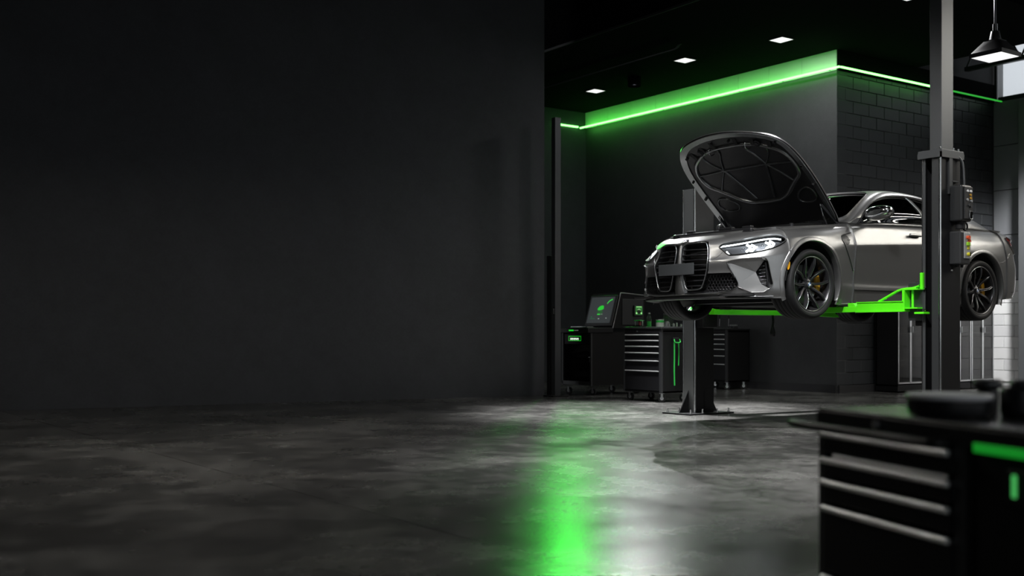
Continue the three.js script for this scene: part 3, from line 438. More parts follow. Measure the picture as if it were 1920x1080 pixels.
function roundel(parent, pos, r, quat) {
  const g = part('badge', [cyl(r, .006, 0, 0, 0, 'y', 28)], M.black, parent); g.position.copy(pos); g.quaternion.copy(quat);
  part('badge_rim', [new THREE.TorusGeometry(r, r * .07, 8, 32).rotateX(Math.PI / 2).translate(0, .003, 0), new THREE.TorusGeometry(r * .6, r * .06, 8, 32).rotateX(Math.PI / 2).translate(0, .003, 0)], M.chrome, g);
  const q = (a) => { const c = new THREE.CircleGeometry(r * .58, 10, a, Math.PI / 2); return c.rotateX(-Math.PI / 2).translate(0, .0036, 0); };
  part('badge_blue', [q(0), q(Math.PI)], M.blue, g); part('badge_white', [q(Math.PI / 2), q(Math.PI * 1.5)], M.white, g);
}
{ const t = tOfY(.001, .765), n = surfN(.001, t); roundel(car, on(.001, .765, .004), .041, new THREE.Quaternion().setFromUnitVectors(V(0, 1, 0), n)); }
// front splitter lip
part('front_splitter', (() => { const pos = [], idx = []; const N = 60, pr = [[.022, .200], [.030, .194], [.028, .184], [-.02, .176], [-.16, .190]]; for (let i = 0; i <= N; i++) { const s = lerp(-1.1, 1.1, i / N), tp = 1 - smooth(.62, 1.05, Math.abs(s)); for (const [o0, y] of pr) { const o = o0 > 0 ? lerp(-.012, o0, tp) : o0; const p = surf(s, 0), n = surfN(Math.abs(s), .06); const l = Math.hypot(n.x, n.z); pos.push(p[0] + n.x / l * (o + .004), y + .012, p[2] + (s < 0 ? -1 : 1) * n.z / l * (o + .004)); } } const k = 5; for (let i = 0; i < N; i++) for (let j = 0; j < k - 1; j++) { const q = i * k + j; idx.push(q, q + 1, q + k, q + 1, q + k + 1, q + k); } const g = new THREE.BufferGeometry(); g.setAttribute('position', new THREE.Float32BufferAttribute(pos, 3)); g.setIndex(idx); g.computeVertexNormals(); return g; })(), M.black, car);
for (const side of [1, -1]) {
  part('splitter_blade', line([[.66, .222], [.78, .215], [.92, .214], [1.0, .216]], .012, .006, side), M.satin, car);
  part('side_marker', patch(refine([[1.140, .535], [1.170, .545], [1.160, .47], [1.133, .46]], 1), .004, side, [10, 14]), M.amber, car);
  part('marker_slot', line([[1.135, .455], [1.122, .40], [1.118, .36]], .001, .007, side), M.black, car);
  // fender vent blade and side skirt blade
  part('fender_vent', line([[1.958, .785], [1.972, .825], [2.01, .842], [2.06, .852], [2.14, .868]], .000, .006, side), M.black, car);
  part('vent_blade', line([[1.958, .785], [1.985, .74], [2.03, .675], [2.10, .575], [2.155, .485]], .000, .0065, side), M.black, car);
  part('vent_tip', line([[2.152, .505], [2.168, .472]], .003, .005, side), M.chrome, car);
  part('vent_badge', line([[2.05, .79], [2.085, .79]], .002, .006, side), M.chrome, car);
  part('vent_mouth', patch(refine([[1.965, .80], [1.985, .832], [2.05, .846], [2.09, .80], [2.07, .745], [2.0, .735]], 2), .0015, side, [20, 16]), M.black, car);
  part('skirt_blade', (() => { const pos = [], idx = []; const N = 30, pr = [[-.03, .150], [.035, .146], [.040, .138], [-.06, .118]]; for (let i = 0; i <= N; i++) { const s = lerp(1.98, 3.92, i / N), f = smooth(1.98, 2.2, s); for (const [o, y] of pr) { const p = on(s, .16, 0, side); pos.push(p.x, y + .012, p.z + side * (o > 0 ? o * f : o)); } } for (let i = 0; i < N; i++) for (let j = 0; j < 3; j++) { const q = i * 4 + j; side < 0 ? idx.push(q, q + 4, q + 1, q + 1, q + 4, q + 5) : idx.push(q, q + 1, q + 4, q + 1, q + 5, q + 4); } const g = new THREE.BufferGeometry(); g.setAttribute('position', new THREE.Float32BufferAttribute(pos, 3)); g.setIndex(idx); g.computeVertexNormals(); return g; })(), M.paint, car);
  // tail lamps
  const tl = part('tail_lamp', patch(refine([[4.955, .965], [5.06, .955], [5.20, .93], [5.45, .90], [5.45, .79], [5.24, .77], [5.13, .785], [5.04, .85]], 2), -.004, side, [30, 14]), M.taillens, car);
  part('lamp_divider', line([[5.03, .93], [5.12, .90], [5.20, .875], [5.40, .85]], .000, .003, side), M.black, tl);
  part('bumper_crease', line([[4.70, .655], [4.80, .672], [4.90, .71], [4.99, .78]], .0005, .003, side), M.paint, car);
  part('rear_reflector', line([[5.0, .33], [5.1, .335], [5.2, .345]], -.004, .006, side), M.black, car);
}

// greenhouse: rows from the belt over the roof rail to the centre line, columns run along the belt
const GH = [ // s, mid [y, z], rail [y, z], inner [y, z], centre [x, y]
  [2.195, [.962, .790], [.968, .768], [.975, .70], [.62, 1.000]],
  [2.355, [1.004, 0.795], [1.055, 0.748], [1.072, 0.680], [0.79, 1.105]],
  [2.555, [1.069, 0.782], [1.172, 0.705], [1.194, 0.635], [1.01, 1.227]],
  [2.755, [1.124, 0.772], [1.274, 0.658], [1.297, 0.585], [1.22, 1.334]],
  [2.955, [1.152, 0.770], [1.340, 0.622], [1.364, 0.552], [1.44, 1.399]],
  [3.205, [1.167, 0.768], [1.372, 0.600], [1.397, 0.530], [1.70, 1.432]],
  [3.505, [1.171, 0.766], [1.373, 0.592], [1.397, 0.520], [2.00, 1.430]],
  [3.805, [1.164, 0.764], [1.348, 0.592], [1.371, 0.520], [2.30, 1.404]],
  [4.105, [1.149, 0.756], [1.302, 0.598], [1.325, 0.525], [2.60, 1.355]],
  [4.405, [1.123, 0.742], [1.234, 0.608], [1.256, 0.530], [2.90, 1.282]],
  [4.705, [1.079, 0.715], [1.150, 0.625], [1.170, 0.540], [3.20, 1.190]],
  [4.955, [1.050, .680], [1.080, .615], [1.096, .53], [3.45, 1.108]],
  [5.125, [1.044, .655], [1.058, .59], [1.066, .49], [3.60, 1.078]],
  [5.275, [1.042, .605], [1.052, .54], [1.060, .44], [3.68, 1.070]],
  [5.450, [1.046, .52], [1.053, .46], [1.059, .36], [3.735, 1.066]],
  [5.710, [1.053, .33], [1.056, .29], [1.060, .21], [3.78, 1.063]],
  [6.100, [1.056, .00], [1.058, .00], [1.060, .00], [3.795, 1.058]],
];
const WK = [0, .25, .5, .62, 1, 1.25], GS = GH.map((g) => g[0]);
const GP = GH.map(([s, m, r, i, c]) => { const b = column(s)[9], x = (w) => lerp(b[0], c[0], w); return [b, [x(.12), ...m], [x(.3), ...r], [x(.5), ...i], [c[0], c[1], 0]]; });
GP.forEach((p) => p.push([p[3][0], p[3][1], -p[3][2]]));
const WKX = [0, .25, .5, .62, 1, 1.38];
function canopy(s, w) {
  if (w > 1) { const p = canopy(s, 2 - w); p[2] = -p[2]; return p; }
  const i = seg(GS, s), c = WKX.map((_, r) => hermite(GS, i, s, (j) => GP[j][r])); return hermite(WKX, seg(WKX, w), w, (j) => c[j]);
}
const sx = (x) => x + S0;
const dlo = refine([[sx(.80), .045], [sx(.93), .30], [sx(1.08), .425], [sx(1.4), .43], [sx(1.9), .43], [sx(2.25), .405], [sx(2.52), .30], [sx(2.60), .17], [sx(2.50), .05], [sx(1.9), .045], [sx(1.3), .045]], 2);
const shield = refine([[sx(.735), .60], [sx(1.0), .595], [sx(1.32), .60], [sx(1.37), .72], [sx(1.40), 1.0], [sx(1.37), 1.28], [sx(1.32), 1.40], [sx(1.0), 1.405], [sx(.735), 1.40], [sx(.72), 1.0]], 2);
const backlight = refine([[sx(2.62), .62], [sx(2.52), .8], [sx(2.5), 1.0], [sx(2.52), 1.2], [sx(2.62), 1.38], [sx(3.0), 1.37], [sx(3.17), 1.3], [sx(3.22), 1.0], [sx(3.17), .7], [sx(3.0), .63]], 2);
const dlo2 = dlo.map(([s, w]) => [s, 2 - w]);
const ro = sheet({ fn: canopy, a: [2.195, 6.09, 330], b: [0, 2, 150], holes: [dlo, dlo2, shield, backlight], thick: .02, flip: true, cell: .013 });
part('roof_and_pillars', ro, M.paint, car);
const off = (fn, d) => (a, b) => { const e = .004, p = fn(a, b), q = fn(a + e, b), r = fn(a, b + e), n = V(q[0] - p[0], q[1] - p[1], q[2] - p[2]).cross(V(r[0] - p[0], r[1] - p[1], r[2] - p[2])).normalize(); return [p[0] + n.x * d, p[1] + n.y * d, p[2] + n.z * d]; };
const GSGN = off(canopy, .01)(3.2, .8)[1] > canopy(3.2, .8)[1] ? 1 : -1;
const glassSheet = (poly, d) => { const xs = poly.map((p) => p[0]), ys = poly.map((p) => p[1]); return sheet({ fn: off(canopy, GSGN * d), a: [Math.min(...xs), Math.max(...xs), 60], b: [Math.min(...ys), Math.max(...ys), 40], keep: poly, thick: 0, flip: true, cell: Math.max((Math.max(...xs) - Math.min(...xs)) / 60, (Math.max(...ys) - Math.min(...ys)) / 40) }); };
part('windscreen', glassSheet(shield, -.006), M.glass, car);
part('rear_window', glassSheet(backlight, -.006), M.glass, car);
const cv = (pts, d, r, k = 6, closed = false) => tube(pts.map(([s, w]) => off(canopy, GSGN * d)(s, w)).map((p) => V(...p)), r, pts.length * 8, k, closed);
for (const [poly, m] of [[dlo, (w) => w], [dlo2, (w) => 2 - w]]) {
  const win = part('side_window', glassSheet(poly, -.006), M.glass, car);
  part('window_trim', cv(poly.filter((_, i) => i % 2 === 0), .001, .0055, 6, true), M.black, win);
  part('belt_trim', cv([[sx(.84), m(.01)], [sx(1.4), m(.01)], [sx(1.9), m(.01)], [sx(2.5), m(.01)]], .004, .006), M.satin, win);
  part('pillar_trim', cv([[sx(1.99), m(.05)], [sx(1.94), m(.25)], [sx(1.87), m(.43)]], -.002, .007), M.satin, win);
  part('door_pillar', (() => { const P = [[sx(1.99), .05], [sx(1.93), .25], [sx(1.86), .43], [sx(1.93), .43], [sx(2.0), .25], [sx(2.07), .05]].map(([s, w]) => [s, m(w)]); return glassSheet(P, -.004); })(), M.black, win);
}
// mirrors
for (const side of [1, -1]) {
  const mr = part('wing_mirror', (() => { const g = new THREE.SphereGeometry(1, 40, 28), p = g.attributes.position; for (let i = 0; i < p.count; i++) { let x = p.getX(i), y = p.getY(i), z = p.getZ(i); const sg = (v, e) => Math.sign(v) * Math.pow(Math.abs(v), e); x = sg(x, .8); y = sg(y, .7); z = sg(z, .75); const X = x > 0 ? x * .065 : x * .085; p.setXYZ(i, X, y * (.068 - .014 * (z < 0 ? 0 : z)) + .006 * z, z * .155 - x * .02); } g.computeVertexNormals(); return g; })(), M.chrome, car, 'glossy wing mirror');
  mr.position.set(.93, 1.075, side * 1.0); mr.rotation.y = side * -.22; mr.scale.set(1.12, 1.08, side * 1.2);
  part('mirror_lower_shell', [new THREE.SphereGeometry(1, 30, 12, 0, Math.PI * 2, Math.PI * .6, Math.PI * .4).scale(.085, .064, .156)], M.black, mr);
  part('mirror_glass', [new THREE.SphereGeometry(1, 24, 10).scale(.004, .052, .13).translate(.062, 0, -.01)], M.black, mr);
  part('mirror_stalk', [beam([0, -.045, -.06], [-.01, -.085, -.22], .05, .022, .008)], M.black, mr);
  part('mirror_sail', glassSheet([[sx(.77), side > 0 ? .02 : 1.98], [sx(.90), side > 0 ? .30 : 1.70], [sx(.93), side > 0 ? .30 : 1.70], [sx(.93), side > 0 ? .04 : 1.96]], .004), M.black, car);
}
// cabin seen through the tinted glass
part('dashboard', [rbox(.35, .16, 1.34, .06, .98, .93, 0), rbox(.12, .10, 1.3, .04, .80, .95, 0)], M.interior, car);
part('cabin_floor', [box(2.2, .03, 1.45, 1.9, .33, 0), box(.03, .62, 1.45, .8, .62, 0), box(.03, .6, 1.45, 2.9, .6, 0)], M.interior, car);
for (const z of [.37, -.37]) {
  const st = part('front_seat', [rbox(.5, .18, .48, .07, 1.62, .52, z)], M.interior, car);
  part('seat_back', [rbox(.16, .66, .46, .07).rotateZ(-.32).translate(1.98, .86, z)], M.interior, st);
  part('head_rest', [rbox(.1, .17, .26, .05, 2.12, 1.20, z)], M.interior, st);
}
{ const sw = part('steering_wheel', new THREE.TorusGeometry(.18, .016, 10, 36), M.interior, car); sw.position.set(1.28, .92, .37); sw.rotation.set(0, Math.PI / 2, 0); sw.rotation.order = 'YXZ'; sw.rotation.x = -.4; }
part('roof_lining', sheet({ fn: off(canopy, -GSGN * .03), a: [sx(1.34), sx(2.6), 30], b: [.5, 1.5, 24], thick: 0, cell: .03 }), M.interior, car);

// underbody, wheel wells
const wells = [];
for (const cx of [0, 2.857]) for (const side of [1, -1]) {
  const g = new THREE.CylinderGeometry(RA + .004, RA + .004, .36, 48, 1, true, R(96), R(-192) + 2 * Math.PI - R(168)).rotateX(Math.PI / 2);
  const pos = [], idx = [], N = 40; for (let i = 0; i <= N; i++) { const a = lerp(R(-20), R(200), i / N), x = cx + (RA - .002) * Math.cos(a), y = YC + .01 + (RA - .002) * Math.sin(a); pos.push(x, y, side * .90, x, y, side * .58); }
  for (let i = 0; i < N; i++) { const q = i * 2; idx.push(q, q + 1, q + 2, q + 1, q + 3, q + 2); }
  const c = pos.length / 3; pos.push(cx, .2, side * .58); for (let i = 0; i < N; i++) idx.push(c, i * 2 + 1, i * 2 + 3);
  const w = new THREE.BufferGeometry(); w.setAttribute('position', new THREE.Float32BufferAttribute(pos, 3)); w.setIndex(idx); w.computeVertexNormals();
  part('wheel_well', w, M.matte, car);
}
part('underbody', [box(1.95, .02, 1.74, 1.43, .165, 0), box(.9, .02, 1.14, 0, .24, 0), box(.40, .02, 1.5, -.60, .225, 0), box(.9, .02, 1.14, 2.857, .20, 0), box(.5, .02, 1.4, 3.5, .30, 0)], M.matte, car);
part('rear_diffuser', [extrude([[3.3, .30], [3.86, .31], [3.86, .36], [3.3, .33]], 1.3).translate(0, 0, -.65)], M.black, car);
for (const z of [.5, .38, -.38, -.5]) part('exhaust_pipe', new THREE.TorusGeometry(.044, .006, 8, 24).rotateY(Math.PI / 2).translate(3.90, .36, z), M.darkmetal, car);
for (const [x, z] of [[.55, .74], [2.2, .74], [.55, -.74], [2.2, -.74]]) part('jacking_pad', [rbox(.12, .05, .08, .01, x, .148, z)], M.rubber, car);
for (const x of [0, 2.857]) part('crossmember', [beam([x, .20, -.6], [x, .20, .6], .12, .06)], M.darkmetal, car);

// engine bay under the raised bonnet
part('engine_bay', (() => { const L = []; for (let i = 0; i <= 60; i++) { const s = lerp(-2.16, 2.16, i / 60); L.push(surf(s, T_END)); } const pos = [], idx = []; L.forEach((p) => { pos.push(...p, p[0] + (p[0] < -.2 ? .02 : 0), p[1] - .13, p[2] * .96); }); for (let i = 0; i < 60; i++) { const q = i * 2; idx.push(q, q + 1, q + 2, q + 1, q + 3, q + 2); } const g = new THREE.BufferGeometry(); g.setAttribute('position', new THREE.Float32BufferAttribute(pos, 3)); g.setIndex(idx); g.computeVertexNormals(); return g; })(), M.matte, car);
part('engine_bay_floor', [box(1.15, .02, 1.42, .1, .77, 0)], M.matte, car);
part('bay_seal', tube(Array.from({ length: 41 }, (_, i) => { const p = surf(lerp(-2.1, 2.1, i / 40), T_END); return V(p[0] + (Math.abs(p[2]) < .5 ? .02 : 0), p[1] + .006, p[2] * .985); }), .011, 160, 6), M.rubber, car);
part('engine_cover', [rbox(.62, .12, .5, .04, .15, .86, 0), rbox(.2, .06, .36, .03, -.22, .845, 0), rbox(.5, .02, .06, .008, .15, .93, 0)], M.black, car);
part('radiator_shroud', [rbox(.10, .06, 1.1, .02, -.40, .862, 0), rbox(.05, .03, .18, .01, -.42, .90, .2), rbox(.04, .03, .10, .01, -.42, .90, -.3), rbox(.05, .025, .12, .01, -.40, .90, .46)], M.black, car);
for (const z of [.56, -.56]) part('strut_mount', [cyl(.085, .05, .12, .90, z, 'y', 24, .06), cyl(.02, .04, .12, .94, z)], M.darkmetal, car);
part('strut_brace', [bar([.12, .925, .56], [-.4, .875, .2], .012), bar([.12, .925, -.56], [-.4, .875, -.2], .012), bar([.12, .93, .56], [.62, .955, .15], .012)], M.black, car);
part('cowl', [rbox(.14, .05, 1.4, .02, .68, .955, 0), rbox(.10, .03, 1.2, .012, .60, .95, 0)], M.black, car);
for (const [z0, z1] of [[.55, -.05], [.02, -.55]]) part('wiper', [tube([[.66, .985, z0], [.74, 1.035, (z0 + z1) / 2], [.76, 1.06, z1]], .008, 24, 6)], M.black, car);

// raised bonnet: frame along its length (l) from the hinges; n is the outer side
const hood = new THREE.Group(); hood.name = 'bonnet'; hood.position.set(.66, .985, 0); hood.rotation.z = R(-42); car.add(hood);   // local -x runs forward along the panel
const HO = refine([[0, .66], [.02, .755], [.30, .785], [.60, .80], [.90, .79], [1.08, .745], [1.20, .665], [1.29, .54], [1.35, .38], [1.39, .19], [1.40, 0], [1.39, -.19], [1.35, -.38], [1.29, -.54], [1.20, -.665], [1.08, -.745], [.90, -.79], [.60, -.80], [.30, -.785], [.02, -.755], [0, -.66], [-.03, -.3], [-.04, 0], [-.03, .3]], 2);
const crown = (l, z) => .030 * (1 - (z / .8) ** 2) + .028 * Math.sin(Math.PI * Math.min(1, Math.max(0, l / 1.4))) - .075 * smooth(.95, 1.42, l) * smooth(.95, 1.42, l) - .02 * smooth(.6, .8, Math.abs(z));
const hoodAt = (l, z, d = 0) => [-l, crown(l, z) + d, z];
const hs = (poly, d, thick, flip, n = [110, 120]) => { const xs = poly.map((p) => p[0]), ys = poly.map((p) => p[1]), a0 = Math.min(...xs), a1 = Math.max(...xs), b0 = Math.min(...ys), b1 = Math.max(...ys); return sheet({ fn: (l, z) => hoodAt(l, z, d), a: [a0, a1, n[0]], b: [b0, b1, n[1]], keep: poly, thick, flip, cell: Math.max((a1 - a0) / n[0], (b1 - b0) / n[1]) }); };
part('bonnet_skin', hs(HO, 0, .012, false), M.paint, hood);
const under = part('bonnet_inner_panel', hs(HO.map(([l, z]) => [.66 + (l - .66) * .985, z * .985]), -.014, 0, true), std(new THREE.Color(.022, .022, .024), .4, .2), hood);
// pressed frame on the underside: border band, ring and cross ribs
const scale = (P, k, c = .66) => P.map(([l, z]) => [c + (l - c) * k, z * k]);
function band(outer, inner, d, thick) {
  const pos = [], idx = [], n = outer.length, ring = [[outer, -.014], [outer, d], [inner, d], [inner, -.014]];
  for (let i = 0; i <= n; i++) { const k = i % n; for (const [P, h] of ring) pos.push(...hoodAt(P[k][0], P[k][1], h)); }
  for (let i = 0; i < n; i++) for (let j = 0; j < 3; j++) { const q = i * 4 + j; idx.push(q, q + 4, q + 1, q + 1, q + 4, q + 5); }
  const g = new THREE.BufferGeometry(); g.setAttribute('position', new THREE.Float32BufferAttribute(pos, 3)); g.setIndex(idx); return toCreasedNormals(g, .6);
}
M.hoodgrey = std(new THREE.Color(0.30, 0.31, 0.315), 0.27, 0.9);
M.hoodblack = std(new THREE.Color(0.13, 0.135, 0.14), 0.26, 0.8);
part('border_band', band(scale(HO, .982), scale(HO, .90), -.030), M.hoodgrey, under);
const rib = (pts, w, name = 'rib', mat = M.hoodblack, closed = false) => {
  const g = tube(pts.map(([l, z]) => V(...hoodAt(l, z, -.016))), w, pts.length * 12, 8, closed); return part(name, g, mat, under);
};
rib(refine([[1.17, 0], [1.165, .2], [1.11, .42], [.95, .64], [.70, .65], [.58, .50], [.385, .26], [.36, 0], [.385, -.26], [.58, -.50], [.70, -.65], [.95, -.64], [1.11, -.42], [1.165, -.2]], 1), .024, 'ring_rib', M.hoodgrey, true);
for (const z of [1, -1]) {
  rib([[.85, .29 * z], [1.0, .23 * z], [1.08, .18 * z], [1.15, .17 * z]], .014);
  rib([[.85, .29 * z], [.84, .5 * z], [.84, .66 * z]], .013);
  rib([[.85, .29 * z], [.72, .40 * z], [.60, .49 * z]], .013);
  rib([[.85, .29 * z], [.62, .20 * z], [.42, .12 * z]], .014);
  rib([[.85, .29 * z], [1.0, .42 * z], [1.10, .44 * z]], .012);
  rib(refine([[.30, .44 * z], [.31, .62 * z], [.42, .67 * z], [.50, .60 * z], [.46, .48 * z], [.36, .40 * z]], 1), .012, 'pocket_rib', M.hoodblack, true);
  part('latch_cup', [new THREE.TorusGeometry(.032, .008, 8, 24).rotateX(Math.PI / 2).translate(...hoodAt(1.15, .39 * z, -.036)), cyl(.022, .03, ...hoodAt(1.15, .39 * z, -.03))], M.rimblack, under);
  part('stop_buffer', [cyl(.016, .03, ...hoodAt(1.12, .60 * z, -.04)), cyl(.013, .03, ...hoodAt(1.27, .12 * z, -.04)), cyl(.016, .03, ...hoodAt(.55, .735 * z, -.04)), cyl(.013, .02, ...hoodAt(.8, .745 * z, -.035))], M.rubber, under);
  part('latch_hook', [tube([hoodAt(1.18, .25 * z, -.02), hoodAt(1.15, .25 * z, -.06), hoodAt(1.11, .25 * z, -.06), hoodAt(1.09, .25 * z, -.02)], .006, 20, 6)], M.chrome, under);
  part('hinge', [beam([-.02, -.03, .72 * z], [-.30, -.05, .70 * z], .012, .03, .003), bar([.04, -.05, .72 * z], [-.02, -.02, .72 * z], .012)], M.darkmetal, hood);
  for (let k = 0; k < 3; k++) part('frame_slot', [rbox(.10, .006, .045, .003).rotateY(z * (.2 + .1 * k)).translate(...hoodAt(1.235 - .06 * k, z * (.16 + .18 * k), -.026))], M.matte, under);
}
rib([[.85, .29], [.845, 0], [.85, -.29]], .014);
// gas strut on the near side
for (const z of [.70, -.70]) { const gs = part('gas_strut', [bar([.52, .90, z], [.44, 1.04, z * .99], .010, 10)], M.black, car); part('strut_rod', [bar([.44, 1.04, z * .99], [.40, 1.16, z * .985], .006, 8)], M.chrome, gs); }

// wheels
function makeWheel() {
  const w = new THREE.Group(); w.name = 'wheel';      // axis along z, outer face at +z
  const tp = [[.268, -.125], [.285, -.138], [.31, -.142], [.328, -.132], [.337, -.11]];
  for (const g of [-.07, -.025, .025, .07]) tp.push([.338, g - .006], [.331, g - .005], [.331, g + .005], [.338, g + .006]);
  tp.push([.337, .11], [.328, .132], [.318, .140], [.312, .1405], [.310, .143], [.292, .142], [.288, .1395], [.274, .132], [.266, .120]);
  part('tyre', lathe(tp, 96).rotateX(Math.PI / 2), M.rubber, w);
  const rim = part('rim', lathe([[.262, .120], [.270, .128], [.266, .130], [.256, .118], [.250, .10], [.236, .04], [.232, -.08], [.262, -.125]], 80).rotateX(Math.PI / 2), M.rimblack, w);
  part('rim_edge', new THREE.TorusGeometry(.263, .0042, 8, 96).translate(0, 0, .1275), M.rimedge, rim);
  part('hub', lathe([[0, .088], [.03, .088], [.036, .083], [.062, .074], [.072, .05], [.07, .0]], 40).rotateX(Math.PI / 2), M.rimblack, rim);
  for (let k = 0; k < 5; k++) for (const sd of [1, -1]) {
    const a = R(90 + 72 * k), N = 9, pos = [], idx = [];
    for (let i = 0; i <= N; i++) {
      const f = i / N, r = lerp(.045, .256, f), sp = sd * lerp(.012, .060, Math.pow(f, .8)) + sd * .012 * Math.sin(Math.PI * f), hw = lerp(.0135, .0095, f), zt = lerp(.078, .118, smooth(0, .75, f)) , zb = zt - lerp(.045, .03, f);
      for (const [o, z] of [[-hw * 1.25, zb], [-hw, zt - .004], [-hw * .55, zt], [hw * .55, zt], [hw, zt - .004], [hw * 1.25, zb]]) { const x = r, y = sp + o; pos.push(x * Math.cos(a) - y * Math.sin(a), x * Math.sin(a) + y * Math.cos(a), z); }
    }
    for (let i = 0; i < N; i++) for (let j = 0; j < 5; j++) { const q = i * 6 + j; idx.push(q, q + 6, q + 1, q + 1, q + 6, q + 7); }
    const g = new THREE.BufferGeometry(); g.setAttribute('position', new THREE.Float32BufferAttribute(pos, 3)); g.setIndex(idx);
    part('spoke', toCreasedNormals(g, .5), M.rimblack, rim);
    const e = []; for (let i = 1; i <= N; i++) { const f = i / N, r = lerp(.045, .256, f), y = sd * lerp(.012, .060, Math.pow(f, .8)) + sd * .012 * Math.sin(Math.PI * f) + sd * lerp(.0135, .0095, f) * .8, zt = lerp(.078, .118, smooth(0, .75, f)); e.push(V(r * Math.cos(a) - y * Math.sin(a), r * Math.sin(a) + y * Math.cos(a), zt + .0003)); }
    part('spoke_edge', tube(e, .0024, 24, 5), M.rimedge, rim);
  }
  for (let k = 0; k < 5; k++) { const a = R(54 + 72 * k); part('wheel_bolt', cyl(.009, .02, .056 * Math.cos(a), .056 * Math.sin(a), .072, 'z', 6), M.darkmetal, rim); }
  const disc = part('brake_disc', lathe([[.09, .02], [.19, .02], [.19, -.012], [.09, -.012]], 64).rotateX(Math.PI / 2), M.disc, w);
  part('disc_hat', lathe([[0, .05], [.085, .05], [.092, .02]], 40).rotateX(Math.PI / 2), M.darkmetal, disc);
  roundel(rim, V(0, 0, .090), .031, new THREE.Quaternion().setFromUnitVectors(V(0, 1, 0), V(0, 0, 1)));
  const cal = part('brake_caliper', (() => { const s = new THREE.Shape(); s.absarc(0, 0, .215, R(-26), R(30), false); s.absarc(0, 0, .165, R(30), R(-26), true); return new THREE.ExtrudeGeometry(s, { depth: .07, bevelEnabled: true, bevelSize: .006, bevelThickness: .006, bevelSegments: 2, curveSegments: 16 }).translate(0, 0, -.03); })(), M.caliper, w);
  return w;
}
const wheel = makeWheel();
[[0, 1], [2.857, 1], [0, -1], [2.857, -1]].forEach(([x, side], i) => {
  const w = i ? wheel.clone() : wheel; w.position.set(x, YC, side * .79); if (side < 0) w.rotation.y = Math.PI; if (x > 1) { w.rotation.z = R(7); } else w.rotation.z = R(3);
  if (side < 0 ? false : false) w.scale.z = 1; car.add(w);
});

// ---------------------------------------------------------------- two-post lift
const L = {
  black: phys(new THREE.Color(.010, .010, .011), .42, 0, { specularIntensity: .55 }), grey: std(new THREE.Color(.10, .105, .11), .38, .6), alu: std(new THREE.Color(.82, .84, .84), .18, 1),
  green: std(new THREE.Color(.10, .80, .012), .36), cover: std(new THREE.Color(.42, .44, .44), .3, .9), face: std(new THREE.Color(.12, .125, .13), .32, .8),
};
function liftPost(label, x, z, cover) {
  const p = base('lift_post', label, 'lift post', [x, 0, z], 0, 'posts of the two-post lift');
  const hx = .16, hz = .10, HC = 2.62;
  part('column', [box(.31, HC, .012, 0, HC / 2, hz - .006), box(.31, HC, .012, 0, HC / 2, -hz + .006), box(.012, HC, .19, hz * 1.5, HC / 2, 0)], L.black, p);
  part('front_plate', [box(.012, HC, .085, -hx + .012, HC / 2, .050)], L.face, p);
  part('front_plate', [box(.012, HC, .035, -hx + .012, HC / 2, -.080)], L.grey, p);
  part('channel_back', [box(.01, HC, .19, -.02, HC / 2, 0)], L.black, p);
  part('corner_strip', [cyl(.014, HC, -hx + .010, HC / 2, hz - .008, 'y', 16)], L.alu, p);
  part('corner_strip', [cyl(.008, HC, -hx + .012, HC / 2, -hz + .006, 'y', 12)], L.alu, p);
  part('base_plate', [rbox(.72, .018, .46, .004, 0, .009, 0)], L.black, p);
  for (const [gx, gz, t] of [[-.16, 0, 0], [.16, 0, Math.PI], [0, .10, -Math.PI / 2], [0, -.10, Math.PI / 2]]) { const g = part('gusset', [extrude([[0, 0], [-.15, 0], [-.13, .03], [0, .26]], .012).translate(0, .018, -.006)], L.black, p); g.position.set(gx * 1.0, 0, gz); g.rotation.y = -t; if (t === -Math.PI / 2 || t === Math.PI / 2) g.rotation.y = t; }
  for (const bx of [-.31, -.12, .12, .31]) for (const bz of [-.19, .19]) part('anchor_bolt', [cyl(.016, .014, bx, .025, bz, 'y', 6), cyl(.009, .05, bx, .04, bz, 'y', 8)], L.alu, p);
  if (cover) { part('face_cover', [box(.010, HC, .17, -hx + .004, HC / 2, -.002)], L.cover, p); part('corner_strip', [cyl(.009, HC, -hx + .004, HC / 2, -hz + .012, 'y', 12)], L.alu, p); }
  return p;
}
const PX = 9.39;
const far = liftPost('lift post standing on the floor behind the nose of the car', PX, -9.39, true);
part('carriage', [rbox(.24, .55, .16, .01, 0, 1.28, .12)], L.black, far);
{ // rear arm of the far post
  const a = part('lift_arm', [beam([.02, 1.225, .20], [1.15, 1.225, .30], .13, .115)], L.green, far); part('arm_lip', [beam([-.02, 1.163, .20], [1.2, 1.163, .30], .17, .012, .003)], L.green, a); part('arm_lip', [beam([-.02, 1.288, .20], [1.1, 1.288, .29], .15, .01, .003)], L.green, a);
  part('inner_arm', [beam([1.1, 1.205, .29], [1.95, 1.165, .50], .09, .06)], L.green, a);
  part('end_plate', [box(.012, .15, .18, -.02, 1.235, .20)], L.green, a);
  part('lift_pad', [cyl(.05, .02, 1.92, 1.222, .52), cyl(.03, .03, 1.92, 1.205, .52)], M.rubber, a);
  part('cable_end', [tube([[.95, 1.16, .30], [.955, 1.08, .305], [.95, 1.02, .30], [.952, .97, .30]], .016, 20, 8), lathe([[.0, .0], [.03, .005], [.036, .05], [.018, .12], [.0, .125]], 14).translate(.952, .90, .30)], M.rubber, far, 'black cable end hanging under the arm');
}
const near = liftPost('lift post in front of the car doors with control boxes and tall extension', PX, -6.2, false);
part('cap_plate', [rbox(.36, .03, .25, .006, 0, 2.635, 0), box(.37, .05, .014, 0, 2.60, .118), box(.014, .05, .25, -.178, 2.60, 0)], L.grey, near);
part('extension_column', [rbox(.19, 4.5, .125, .006, .01, 4.9, 0)], std(new THREE.Color(.12, .125, .13), .38, .65), near);
